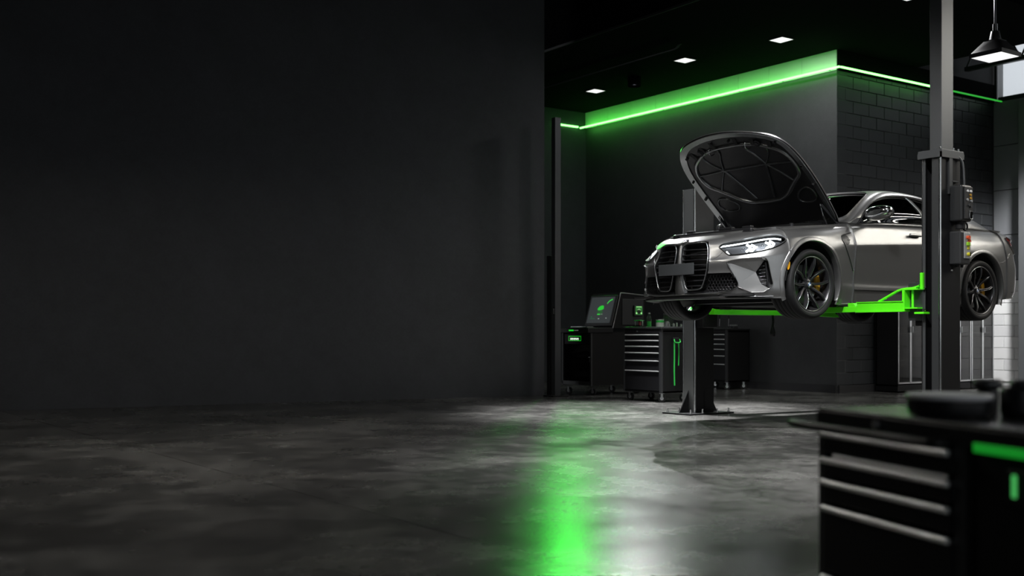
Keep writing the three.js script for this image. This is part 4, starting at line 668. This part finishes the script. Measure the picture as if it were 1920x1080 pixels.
for (const [x, z] of [[-.14, .09], [.14, .09], [.05, .10]]) part('cap_bolt', [cyl(.012, .03, x, 2.66, z, 'y', 6)], L.alu, near);
part('carriage', [rbox(.26, .42, .10, .01, 0, 1.22, -.14)], L.black, near);
part('carriage_plate', [rbox(.015, .36, .16, .004, -.155, 1.24, -.16)], L.face, near);
for (const [y, z] of [[1.36, -.13], [1.36, -.06], [1.16, -.13], [1.16, -.06]]) part('carriage_bolt', [cyl(.010, .02, -.168, y, z, 'x', 6)], L.alu, near);
{ // arm on the near side, running under the sill with a tube brace
  const ax = -.20, arm = part('lift_arm', [rbox(.10, .092, .52, .005, ax, 1.195, -.50)], L.green, near);
  part('arm_lip', [box(.12, .010, .54, ax, 1.15, -.50)], L.green, arm); part('arm_lip', [box(.115, .008, .53, ax, 1.243, -.50)], L.green, arm);
  part('inner_arm', [rbox(.085, .056, .5, .004, ax - .005, 1.176, -.98)], L.green, arm);
  part('arm_wedge', [extrude([[0, 1.155], [.13, 1.155], [.13, 1.24], [.07, 1.24]], .09).rotateY(Math.PI / 2).translate(ax - .045, 0, -.74)], L.green, arm);
  part('end_post', [rbox(.10, .22, .028, .004, ax, 1.255, -.235)], L.green, arm);
  part('brace_tube', [tube([[ax - .03, 1.245, -.52], [ax - .03, 1.30, -.40], [ax - .03, 1.345, -.30], [ax - .03, 1.36, -.22], [ax - .03, 1.36, -.10]], .013, 30, 8)], L.green, arm);
  part('brace_tube', [tube([[ax + .04, 1.36, -.24], [ax + .04, 1.375, -.16], [ax + .02, 1.39, -.10]], .012, 16, 8)], L.green, arm);
  part('brace_post', [bar([ax, 1.17, -.165], [ax, 1.36, -.165], .012)], L.green, arm);
  part('brace_foot', [box(.09, .012, .14, ax, 1.178, -.155), box(.09, .012, .14, ax, 1.355, -.155)], L.green, arm);
  part('pivot_bracket', [rbox(.03, .16, .03, .004, ax + .03, 1.43, -.085)], L.green, arm); part('pivot_plate', [rbox(.10, .02, .10, .004, ax + .02, 1.13, -.08)], L.green, arm);
  part('lift_pad', [cyl(.055, .02, ax, 1.228, -1.17), cyl(.028, .03, ax, 1.21, -1.17)], M.rubber, arm);
}
// control boxes on the camera-side flange
const boxM = std(new THREE.Color(.02, .021, .022), .32), boxSide = std(new THREE.Color(.035, .036, .038), .38, .2), panelM = std(new THREE.Color(.40, .41, .42), .4, .3);
{ const b = part('switch_box', [rbox(.17, .34, .13, .02, .06, 2.15, .165)], boxM, near);
  part('box_lid', [rbox(.13, .30, .012, .01, .075, 2.15, .236)], boxSide, b);
  const dots = [[.05, 2.26, M.white], [.10, 2.26, M.white], [.095, 2.225, M.caliper], [.10, 2.195, M.caliper], [.045, 2.18, panelM], [.11, 2.17, panelM], [.07, 2.13, L.face], [.10, 2.12, L.face]];
  for (const [x, y, m] of dots) part('push_button', [cyl(.0115, .014, x, y, .246, 'z', 14)], m, b);
  part('box_window', [rbox(.05, .07, .008, .006, .105, 2.04, .244)], M.glass, b); part('window_frame', [tube([[.085, 2.08, .246], [.085, 2.01, .246], [.125, 2.005, .246], [.13, 2.04, .246]], .004, 20, 6)], M.satin, b);
  part('cable_gland', [cyl(.045, .06, .06, 1.945, .165), new THREE.TorusGeometry(.035, .009, 8, 20).translate(.12, 1.94, .175)], M.rubber, near);
  const c = part('control_box', [rbox(.16, .31, .12, .015, .055, 1.735, .16)], boxSide, near); part('button_panel', [rbox(.10, .24, .01, .006, .075, 1.755, .224)], panelM, c);
  const red = std(new THREE.Color(.75, .10, .03), .35), yel = std(new THREE.Color(.70, .62, .03), .35), grn = std(new THREE.Color(.30, .62, .03), .35);
  part('push_button', [cyl(.018, .03, .07, 1.83, .238, 'z', 16)], red, c); part('push_button', [cyl(.013, .022, .09, 1.80, .236, 'z', 14)], red, c); part('push_button', [rbox(.045, .035, .02, .006, .078, 1.77, .235)], grn, c); part('warning_label', [rbox(.034, .03, .004, .001, .085, 1.735, .231)], yel, c);
  part('selector_knob', [cyl(.017, .03, .08, 1.675, .238, 'z', 16)], yel, c); part('knob_grip', [rbox(.008, .034, .012, .003, .08, 1.675, .256)], boxM, c);
  for (const x of [.02, .09]) part('cable_gland', [cyl(.013, .03, x, 1.57, .16, 'y', 10)], M.rubber, c);
  part('conduit', [tube([[.10, 2.60, .115], [.135, 2.56, .13], [.145, 2.50, .14], [.145, 2.32, .15]], .010, 30, 8)], L.grey, near);
  part('cover_rail', [box(.05, .36, .02, -.02, 2.42, .11), box(.10, .012, .02, .05, 2.36, .115)], L.face, near);
}
// lettering on the post flange
function textSign(str, w, h, color, font = 'bold 90px sans-serif', spacing = 0) { const c = document.createElement('canvas'); c.width = 512; c.height = Math.max(32, Math.round(512 * h / w)); const x = c.getContext('2d'); x.fillStyle = '#000'; x.fillRect(0, 0, c.width, c.height); x.fillStyle = color; x.font = font; x.textAlign = 'center'; x.textBaseline = 'middle'; x.fillText(str, c.width / 2, c.height / 2); const t = new THREE.CanvasTexture(c); t.colorSpace = THREE.SRGBColorSpace; return t; }
{ const t = textSign('A05', .05, .025, '#d8d8d8', 'italic bold 190px sans-serif'); part('number_decal', new THREE.PlaneGeometry(.05, .025).translate(.02, 1.53, .1015), new THREE.MeshStandardMaterial({ map: t, roughness: .5 }), near); }
// second bay's post by the end of the charcoal wall
{ const p = base('slim_lift_post', 'slim dark grey post with small white lettering beside the charcoal wall end', 'lift post', [10.18, 0, -13.13]);
  part('column', [rbox(.11, 4.15, .09, .005, 0, 2.075, 0)], std(new THREE.Color(.055, .057, .062), .4, .4), p);
  part('base_plate', [rbox(.30, .02, .24, .004, 0, .01, 0)], L.black, p);
  part('side_rail', [rbox(.06, 2.1, .07, .004, -.02, 1.05, -.13)], L.black, p);
  const t = textSign('BZZA', .12, .035, '#e8e8e8', 'italic bold 150px sans-serif'); part('lettering', new THREE.PlaneGeometry(.12, .035).rotateZ(-Math.PI / 2).rotateY(-Math.PI / 2).translate(-.0565, 1.27, .015), new THREE.MeshStandardMaterial({ map: t, roughness: .5 }), p);
}

// ---------------------------------------------------------------- tool furniture
const F = {
  black: phys(new THREE.Color(.008, .008, .009), .4, 0, { specularIntensity: .5 }), pull: std(new THREE.Color(.85, .86, .87), .36, .7), side: phys(new THREE.Color(.006, .006, .0065), .5, 0, { specularIntensity: .35 }), edge: std(new THREE.Color(.03, .031, .033), .4, .3), alu: std(new THREE.Color(.60, .61, .62), .28, 1),
  dgreen: std(new THREE.Color(.02, .36, .05), .4), glowGreen: glow(new THREE.Color(.03, .62, .05), 1), glowWhite: glow(new THREE.Color(.55, .95, .55), 1),
};
function caster(parent, x, z, turn = 0) {
  const c = part('caster', [cyl(.052, .030, 0, .052, 0, 'x', 28)], M.rubber, parent); c.position.set(x, 0, z); c.rotation.y = turn;
  part('caster_hub', [cyl(.024, .034, 0, .052, 0, 'x', 16)], F.alu, c);
  part('caster_fork', [rbox(.006, .075, .03, .002, .024, .085, 0), rbox(.006, .075, .03, .002, -.024, .085, 0), rbox(.07, .008, .07, .003, 0, .122, 0)], M0.satin, c);
}
// drawers face -x; the carcass spans z
function toolCabinet(label, pos) {
  const t = base('tool_cabinet', label, 'tool cabinet', pos, 0, 'black roller tool cabinets');
  const w = .78, d = .54, y0 = .13, y1 = 1.0;
  part('carcass', [box(d - .02, y1 - y0, .012, d / 2 + .01, (y0 + y1) / 2, w / 2 - .006), box(d - .02, y1 - y0, .012, d / 2 + .01, (y0 + y1) / 2, -w / 2 + .006), box(.012, y1 - y0, w, d - .006, (y0 + y1) / 2, 0), box(d, .02, w, d / 2, y0 + .01, 0), box(d, .02, w, d / 2, y1 - .03, 0)], F.side, t);
  part('corner_post', [rbox(.03, y1 - y0, .045, .004, .012, (y0 + y1) / 2, w / 2 - .022)], F.edge, t); part('corner_post', [rbox(.03, y1 - y0, .03, .004, .012, (y0 + y1) / 2, -w / 2 + .015)], F.edge, t);
  part('worktop', [rbox(d + .03, .03, w + .03, .008, d / 2, 1.015, 0)], F.edge, t);
  part('fascia', [rbox(.02, .055, w - .08, .004, .004, .968, 0)], F.black, t);
  part('lock', [cyl(.011, .012, -.010, .968, -.09, 'x', 14)], F.alu, t);
  const ys = [.925, .845, .764, .676, .567, .428], yb = [...ys.slice(1), .15];
  ys.forEach((y, k) => { const dr = part('drawer', [rbox(.02, y - yb[k] - .012, w - .09, .004, .004, (y + yb[k]) / 2, 0)], F.black, t); part('pull', [cyl(.0085, w - .10, -.014, y - .006, 0, 'z', 14)], F.pull, dr); });
  part('plinth', [rbox(d - .04, .02, w - .02, .004, d / 2, y0 + .005, 0)], F.edge, t);
  for (const x of [.07, d - .07]) for (const z of [w / 2 - .07, -w / 2 + .07]) caster(t, x, z, .5 + z);
  return t;
}
toolCabinet('black drawer tool cabinet between the diagnostic cart and lift post', [10.42, 0, -11.50]);
toolCabinet('black drawer tool cabinet against the grey wall behind the lift post', [13.66, 0, -13.38]);
// cable hook on the cabinet side
{ const g = base('green_cable_hook', 'green cable loop hanging on the side of the tool cabinet', 'cable', [10.66, .83, -11.085]);
  part('hook_bracket', [rbox(.10, .06, .02, .006, 0, .02, .0)], F.black, g); part('hook_ring', [tube([[-.05, .03, .02], [-.05, -.01, .035], [.05, -.01, .035], [.05, .03, .02]], .008, 24, 8)], F.dgreen, g);
  part('hanging_strap', [tube([[-.045, -.01, .02], [-.043, -.2, .018], [-.045, -.40, .018], [-.04, -.60, .018]], .010, 30, 8)], F.dgreen, g); part('hanging_strap', [tube([[.035, -.01, .02], [.04, -.15, .018], [.034, -.33, .018]], .007, 20, 8)], F.dgreen, g);
}
// things on the first cabinet
const TOP = 1.031, jarM = phys(new THREE.Color(.85, .95, .85), .08, 0, { transmission: 1, thickness: 0 });
{ const put = (name, label, cat, x, z, build) => { const g = base(name, label, cat, [x, TOP, z], 0, 'supplies on the tool cabinet'); build(g); };
  put('wire_caddy', 'small green topped wire caddy at the front of the cabinet top', 'caddy', 10.56, -11.72, (g) => { part('tray', [rbox(.10, .02, .16, .004, 0, .012, 0)], F.black, g); part('arch', [tube([[0, .01, -.075], [0, .085, -.07], [0, .095, 0], [0, .085, .07], [0, .01, .075]], .006, 30, 6)], F.alu, g); part('lid', [rbox(.08, .012, .13, .004, 0, .088, 0)], F.dgreen, g); part('tin', [cyl(.02, .06, 0, .052, .015)], std(new THREE.Color(.25, .03, .04), .4), g); });
  put('clear_bottle', 'tall clear bottle with dark green base on the cabinet', 'bottle', 10.66, -11.62, (g) => { part('bottle', [lathe([[.001, .002], [.036, .004], [.036, .13], [.016, .16], [.014, .18]], 24)], jarM, g); part('bottle_cap', [cyl(.016, .02, 0, .19, 0)], F.alu, g); part('liquid', [cyl(.031, .07, 0, .042, 0)], F.dgreen, g); });
  put('paint_can', 'short white and green labelled can on the cabinet', 'can', 10.66, -11.40, (g) => { part('can', [cyl(.055, .095, 0, .05, 0, 'y', 28)], std(new THREE.Color(.55, .58, .55), .3, .5), g); part('label_band', [cyl(.0562, .03, 0, .075, 0, 'y', 28)], F.dgreen, g); part('can_rim', [new THREE.TorusGeometry(.054, .004, 6, 28).rotateX(Math.PI / 2).translate(0, .098, 0)], F.alu, g); });
  put('clear_jar', 'tall clear jar with chrome lid behind the labelled can', 'jar', 10.80, -11.42, (g) => { part('jar', [lathe([[.001, .002], [.042, .004], [.042, .15], [.036, .17]], 24)], jarM, g); part('jar_lid', [cyl(.04, .02, 0, .18, 0)], F.alu, g); });
  put('glass_beaker', 'glass beaker with amber rim on the cabinet corner', 'beaker', 10.74, -11.26, (g) => { part('beaker', [lathe([[.001, .002], [.03, .004], [.036, .17]], 24)], jarM, g); part('beaker_rim', [new THREE.TorusGeometry(.036, .004, 6, 24).rotateX(Math.PI / 2).translate(0, .17, 0)], std(new THREE.Color(.5, .45, .12), .3), g); });
  put('metal_cup', 'small bright metal cup beside the beaker', 'cup', 10.62, -11.22, (g) => { part('cup', [lathe([[.001, .003], [.026, .004], [.028, .075], [.025, .075], [.023, .008]], 24)], F.alu, g); part('cup_handle', [new THREE.TorusGeometry(.018, .004, 6, 16).translate(.038, .04, 0)], F.alu, g); });
  for (let k = 0; k < 4; k++) put('chrome_socket', ['chrome socket lying beside the metal cup', 'second chrome socket from the metal cup', 'third chrome socket from the metal cup', 'chrome socket at the back corner of the cabinet top'][k], 'socket', 10.60 + k * .07, -11.15 + (k % 2) * .012, (g) => { part('socket_body', [cyl(.012 + .003 * (k % 2), .028 + .008 * (k % 3), 0, .016 + .004 * (k % 3), 0, 'y', 12)], F.alu, g); part('drive_end', [cyl(.009, .012, 0, .034 + .008 * (k % 3), 0, 'y', 8)], F.alu, g); });
}
{ const put = (name, label, cat, x, z, build) => { const g = base(name, label, cat, [x, TOP, z], 0, 'tools on the far tool cabinet'); build(g); };
  [['screwdriver_stand', 'small stand with an upright driver on the far cabinet', -13.30], ['driver_holder', 'holder with two upright drivers on the far cabinet', -13.15]].forEach(([n, l, z], i) => put(n, l, 'tool stand', 13.80 + .06 * i, z, (g) => { part('stand_base', [cyl(.035, .03, 0, .015, 0)], F.edge, g); part('driver_shaft', [bar([0, .03, 0], [.005, .17, .005], .004)], F.alu, g); part('driver_handle', [cyl(.011, .07, .005, .19, .005)], F.black, g); }));
  [['small_vise', 'small bright clamp on the far cabinet top', -13.06], ['bolt_tray', 'tray of bright bolts on the far cabinet top', -12.99]].forEach(([n, l, z], i) => put(n, l, 'tool', 13.85, z, (g) => { part('body', [rbox(.09, .035, .05, .006, 0, .018, 0)], F.edge, g); for (let k = 0; k < 4; k++) part('bolt', [cyl(.009, .02, -.03 + k * .02, .044, (k % 2) * .02 - .01, 'y', 6)], F.alu, g); }));
}
// diagnostic cart: screen faces -x
{ const c = base('diagnostic_cart', 'black diagnostic cart with tilted green-lit screen by the charcoal wall', 'cart', [10.73, 0, -13.325]);
  const w = .70, d = 1.06;
  part('cabinet_shell', [box(d, .80, .015, d / 2, .56, w / 2 - .008), box(d, .80, .015, d / 2, .56, -w / 2 + .008), box(.015, .80, w, d - .01, .56, 0), box(d, .03, w, d / 2, .165, 0), box(.45, .80, .01, .30, .56, -.3)], F.side, c);
  part('front_edge', [rbox(.03, .82, .03, .004, .005, .55, w / 2 - .012)], F.edge, c); part('front_edge', [rbox(.03, .82, .03, .004, .005, .55, -w / 2 + .012)], F.edge, c); part('front_sill', [rbox(.03, .06, w, .004, .005, .18, 0)], F.edge, c);
  part('keyboard_shelf', [rbox(.50, .075, w + .04, .008, .17, .985, 0)], F.black, c);
  const kb = part('keyboard', [rbox(.15, .016, .42, .004, .12, 1.030, -.02)], F.edge, c);
  for (let r = 0; r < 4; r++) for (let k = 0; k < 12; k++) part('key', [box(.024, .008, .026, .065 + r * .034, 1.041, -.20 + k * .033)], F.alu, kb);
  part('drawer_unit', [rbox(.30, .16, w - .05, .006, .16, .855, 0)], F.side, c);
  const lab = (draw, W2, H2) => { const cv = document.createElement('canvas'); cv.width = 256; cv.height = Math.round(256 * H2 / W2); const x = cv.getContext('2d'); x.fillStyle = '#000'; x.fillRect(0, 0, 256, cv.height); draw(x, 256, cv.height); const t = new THREE.CanvasTexture(cv); t.colorSpace = THREE.SRGBColorSpace; return new THREE.MeshStandardMaterial({ color: 0x050505, roughness: .4, emissive: 0xffffff, emissiveMap: t, emissiveIntensity: 1 }); };
  const scribble = (x, X, Y, Wd, Hh) => { x.beginPath(); for (let k = 0; k < 9; k++) { x.moveTo(X + Wd * k / 9, Y); x.lineTo(X + Wd * (k + .3) / 9, Y + Hh * (k % 2 ? .8 : 1)); x.lineTo(X + Wd * (k + .75) / 9, Y + Hh * (k % 3 ? .1 : .5)); } x.stroke(); };
  const plane = (w2, h2, x, y, z, tilt = 0) => new THREE.PlaneGeometry(w2, h2).rotateX(-tilt).rotateY(-Math.PI / 2).translate(x, y, z);
  part('status_display', plane(.24, .035, -.084, .985, .03), lab((x, a, b) => { x.fillStyle = '#19c22a'; x.fillRect(0, b * .2, a * .5, b * .6); x.fillStyle = '#5a5f5a'; for (let k = 0; k < 4; k++) x.fillRect(a * (.55 + .11 * k), b * .3, a * .08, b * .4); }, .24, .035), c);
  const sd = part('label_display', [rbox(.02, .10, .33, .006, -.004, .862, -.03)], F.black, c);
  part('display_face', plane(.31, .085, -.0155, .862, -.03), lab((x, a, b) => { x.strokeStyle = '#0fae1e'; x.lineWidth = 7; x.strokeRect(6, 8, a - 12, b - 16); x.strokeStyle = '#eaffea'; x.lineWidth = 9; scribble(x, a * .16, b * .42, a * .66, b * .3); }, .31, .085), sd);
  // console and screen, leaning back
  const con = part('console', [extrude([[.44, 1.02], [1.10, 1.02], [1.10, 1.53], [.60, 1.56]], w - .04, .006).translate(0, 0, -(w - .04) / 2)], F.side, c);
  part('console_edge', [beam([.60, 1.565, w / 2 - .015], [1.10, 1.535, w / 2 - .015], .012, .012, .003), beam([.435, 1.02, w / 2 - .012], [.595, 1.565, w / 2 - .012], .012, .012, .003)], F.alu, con);
  const tilt = Math.atan2(.16, .54);
  const scr = part('screen_bezel', [rbox(.03, .50, .64, .01).rotateZ(-tilt).translate(.492, 1.29, 0)], F.edge, c);
  const scx = (u, v) => [.492 + Math.sin(tilt) * v - Math.cos(tilt) * u, 1.29 + Math.cos(tilt) * v + Math.sin(tilt) * u, 0];
  const sm = lab((x, a, b) => { x.fillStyle = '#2a2e2f'; x.fillRect(0, 0, a, b); x.fillStyle = '#1fb52b'; x.beginPath(); x.moveTo(a * .36, b * .44); x.quadraticCurveTo(a * .46, b * .28, a * .60, b * .34); x.lineTo(a * .62, b * .46); x.quadraticCurveTo(a * .5, b * .54, a * .37, b * .50); x.fill(); x.fillStyle = '#0c5c18'; x.fillRect(a * .38, b * .55, a * .22, b * .05); x.fillStyle = '#29c437'; x.fillRect(a * .39, b * .64, a * .12, b * .045); x.fillStyle = '#4f6a52'; x.fillRect(a * .53, b * .64, a * .09, b * .04); x.strokeStyle = '#2fbd3c'; x.lineWidth = 9; x.beginPath(); x.moveTo(a * .72, b * .26); x.quadraticCurveTo(a * .80, b * .12, a * .92, b * .10); x.stroke(); x.fillStyle = '#8b9690'; x.fillRect(a * .46, b * .82, a * .06, b * .03); x.fillRect(a * .78, b * .80, a * .05, b * .03); x.fillStyle = '#1d5b38'; x.fillRect(a * .12, b * .82, a * .2, b * .02); x.fillRect(a * .15, b * .74, a * .04, b * .05); }, .56, .42);
  { const p = scx(.017, .008), m = part('screen', new THREE.PlaneGeometry(.56, .42).rotateY(-Math.PI / 2), sm, scr); m.position.set(...p); m.rotation.z = -tilt; }
  part('side_panel', [rbox(.44, .40, .012, .02, .84, 1.27, w / 2 - .008)], F.edge, con);
  const gd = part('gauge_display', [rbox(.18, .17, .03, .01, .93, 1.29, w / 2 + .012)], F.edge, con);
  part('gauge_face', new THREE.PlaneGeometry(.14, .13).translate(.935, 1.295, w / 2 + .0285), lab((x, a, b) => { x.fillStyle = '#2d6a2f'; x.fillRect(0, 0, a, b); x.fillStyle = '#0a160b'; x.beginPath(); x.arc(a / 2, b * .58, b * .34, 0, 7); x.fill(); x.strokeStyle = '#a9e39a'; x.lineWidth = 14; x.beginPath(); x.arc(a / 2, b * .55, b * .22, 3.5, 6); x.stroke(); x.fillStyle = '#9be08c'; x.fillRect(a * .05, b * .72, a * .2, b * .2); x.fillRect(a * .76, b * .72, a * .2, b * .2); x.fillRect(a * .1, b * .03, a * .8, b * .08); }, .14, .13), gd);
  for (const x of [.08, d - .1]) for (const z of [w / 2 - .06, -w / 2 + .06]) caster(c, x, z, .4);
  part('valve', [cyl(.016, .05, .10, .52, .22, 'z', 10), cyl(.01, .04, .10, .55, .20, 'y', 8), rbox(.01, .01, .07, .003, .10, .575, .20)], F.alu, c);
}
// steel framed glass cabinets along the block wall
function glassCabinet(label, x) {
  const g = base('glass_door_cabinet', label, 'cabinet', [x, 0, -11.22], 0, 'steel framed cabinets along the block wall');
  const w = .655, h = 1.9, d = .42;
  part('carcass', [box(w, h - .1, .02, 0, h / 2 + .05, .02), box(.02, h - .1, d, -w / 2 + .01, h / 2 + .05, d / 2), box(.02, h - .1, d, w / 2 - .01, h / 2 + .05, d / 2), box(w, .02, d, 0, h - .01, d / 2), box(w, .10, d, 0, .07, d / 2)], F.side, g);
  for (const y of [.5, .95, 1.4]) part('shelf', [box(w - .05, .018, d - .08, 0, y, d / 2)], F.edge, g);
  for (const s of [-1, 1]) { const f = part('door', [box(.022, h - .16, .02, s * .012, h / 2 + .06, d), box(.022, h - .16, .02, s * (w / 2 - .013), h / 2 + .06, d), box(w / 2 - .02, .025, .02, s * w / 4, .15, d), box(w / 2 - .02, .025, .02, s * w / 4, h - .03, d)], F.alu, g); part('pane', [box(w / 2 - .05, h - .2, .005, s * w / 4, h / 2 + .06, d)], phys(new THREE.Color(.22, .23, .24), .05, 0, { transmission: 1, thickness: 0 }), f); part('handle', [rbox(.012, .10, .02, .004, s * .035, 1.0, d + .02)], F.alu, f); }
  return g;
}
['leftmost steel framed glass cabinet, seen below the green arm', 'steel framed glass cabinet mostly hidden behind the lift post', 'steel framed glass cabinet seen below the rear wheel', 'steel framed glass cabinet nearest the white wall'].forEach((l, i) => glassCabinet(l, 15.53 + i * .675));
lit(part('steel_column', [rbox(.16, 5.0, .16, .01, 18.5, 2.5, -10.58)], std(new THREE.Color(.12, .125, .13), .4, .4), scene), 'grey steel column before the white blocks at the picture edge', 'column');

// foreground tool chest, nearer than the focus
{ const ux = .281 * Math.cos(YAW) - .96 * Math.sin(YAW), uz = .281 * Math.sin(YAW) + .96 * Math.cos(YAW), a = 1.011, dd = 3.67;
  const t = base('roller_tool_chest', 'large black tool chest with bright drawer pulls close to the viewpoint', 'tool chest', [Math.cos(YAW) * a + Math.sin(YAW) * dd, 0, Math.sin(YAW) * a - Math.cos(YAW) * dd], Math.atan2(-uz, ux));
  const D = .50, y1 = .698;                                           // local x along the front, local z out of the front
  part('carcass', [box(.02, .60, D, .01, .38, -D / 2), box(1.5, .60, .015, .75, .38, -D + .01), box(1.5, .02, D, .75, .10, -D / 2), box(.03, .60, D, .715, .38, -D / 2)], F.side, t);
  part('corner_post', [rbox(.04, .60, .03, .006, .02, .38, -.012)], F.edge, t); part('corner_post', [rbox(.045, .60, .03, .006, .695, .38, -.012)], F.edge, t);
  part('worktop', [rbox(1.52, .012, D, .004, .76, y1 - .006, -D / 2 + .004)], std(new THREE.Color(.03, .03, .032), .22), t);
  part('top_fascia', [rbox(1.5, .05, .02, .004, .75, .663, .0)], F.black, t);
  part('lock', [cyl(.012, .016, .34, .668, .016, 'z', 14)], F.alu, t);
  part('push_bar', [tube([[-.10, .638, -.01], [-.095, .640, .045], [-.05, .640, .06], [.3, .640, .06], [.6, .640, .06], [.655, .640, .05], [.665, .640, .01]], .014, 60, 10)], F.black, t);
  [[.622, .552], [.538, .475], [.466, .392], [.382, .168], [.158, .11]].forEach(([y, yb], k) => { const dr = part('drawer', [rbox(.63, y - yb - .008, .02, .004, .358, (y + yb) / 2, .0)], F.black, t); part('pull', [cyl(.0098, .62, .355, y - .008, .016, 'x', 20)], F.pull, dr); if (k === 1) part('drawer_lip', [rbox(.56, .010, .014, .004, .385, y + .010, .012)], F.alu, dr); });
  part('side_module', [rbox(.80, .54, .02, .006, 1.13, .37, -.02)], F.side, t);
  const st = part('led_strip', [rbox(.72, .026, .012, .004, 1.12, .640, .006)], glow(new THREE.Color(.004, .17, .012), 1), t, 'dim green light strip');
  const dp = part('display', [rbox(.50, .085, .014, .006, 1.12, .553, -.006)], F.black, t); part('display_bar', [rbox(.014, .058, .006, .003, .905, .555, .004)], glow(new THREE.Color(.05, .36, .08), 1), dp);
  part('display_mark', [extrude([[.955, .53], [1.03, .575], [1.03, .53]], .004).translate(0, 0, .002)], glow(new THREE.Color(.004, .16, .012), 1), dp); part('display_mark', [extrude([[1.05, .53], [1.09, .53], [1.09, .545], [1.05, .545]], .004).translate(0, 0, .002)], glow(new THREE.Color(.01, .25, .02), 1), dp);
  for (const x of [.1, 1.35]) for (const z of [-.1, -D + .1]) caster(t, x, z, .3);
  const put = (name, label, cat, x, z, build) => { const p = V(x, y1, z).applyAxisAngle(V(0, 1, 0), t.rotation.y).add(t.position); const g = base(name, label, cat, p.toArray()); build(g); };
  put('round_parts_tray', 'round black tray with pale rim on the near tool chest', 'tray', .475, -.135, (g) => { part('tray_body', [lathe([[.001, .004], [.105, .004], [.114, .012], [.118, .050], [.112, .052], [.108, .014], [.001, .012]], 48)], F.black, g); part('tray_rim', [lathe([[.108, .050], [.120, .050], [.122, .060], [.118, .066], [.106, .064], [.001, .058]], 48)], std(new THREE.Color(.46, .46, .47), .45, .2), g); });
  put('capped_pot', 'black pot with wide flat cap behind the round tray', 'pot', .385, -.345, (g) => { part('pot', [lathe([[.001, .001], [.030, .001], [.030, .075], [.001, .075]], 32)], F.black, g); part('wide_cap', [lathe([[.001, .075], [.040, .075], [.044, .082], [.044, .094], [.036, .102], [.001, .102]], 32)], F.edge, g); });
  put('black_canister', 'squat black canister at the right edge of the near tool chest', 'canister', .575, -.305, (g) => { part('canister', [lathe([[.001, .001], [.055, .001], [.060, .02], [.060, .075], [.050, .088], [.001, .088]], 32)], F.black, g); part('canister_knob', [lathe([[.001, .088], [.03, .088], [.034, .098], [.02, .108], [.001, .108]], 24)], F.edge, g); });
  put('chrome_vial', 'slim chrome vial between the pot and the canister', 'vial', .47, -.335, (g) => { part('vial', [lathe([[.001, .001], [.009, .001], [.009, .055], [.005, .06]], 16)], F.alu, g); part('vial_cap', [cyl(.006, .012, 0, .065, 0)], F.black, g); });
}

renderer.render(scene, camera);
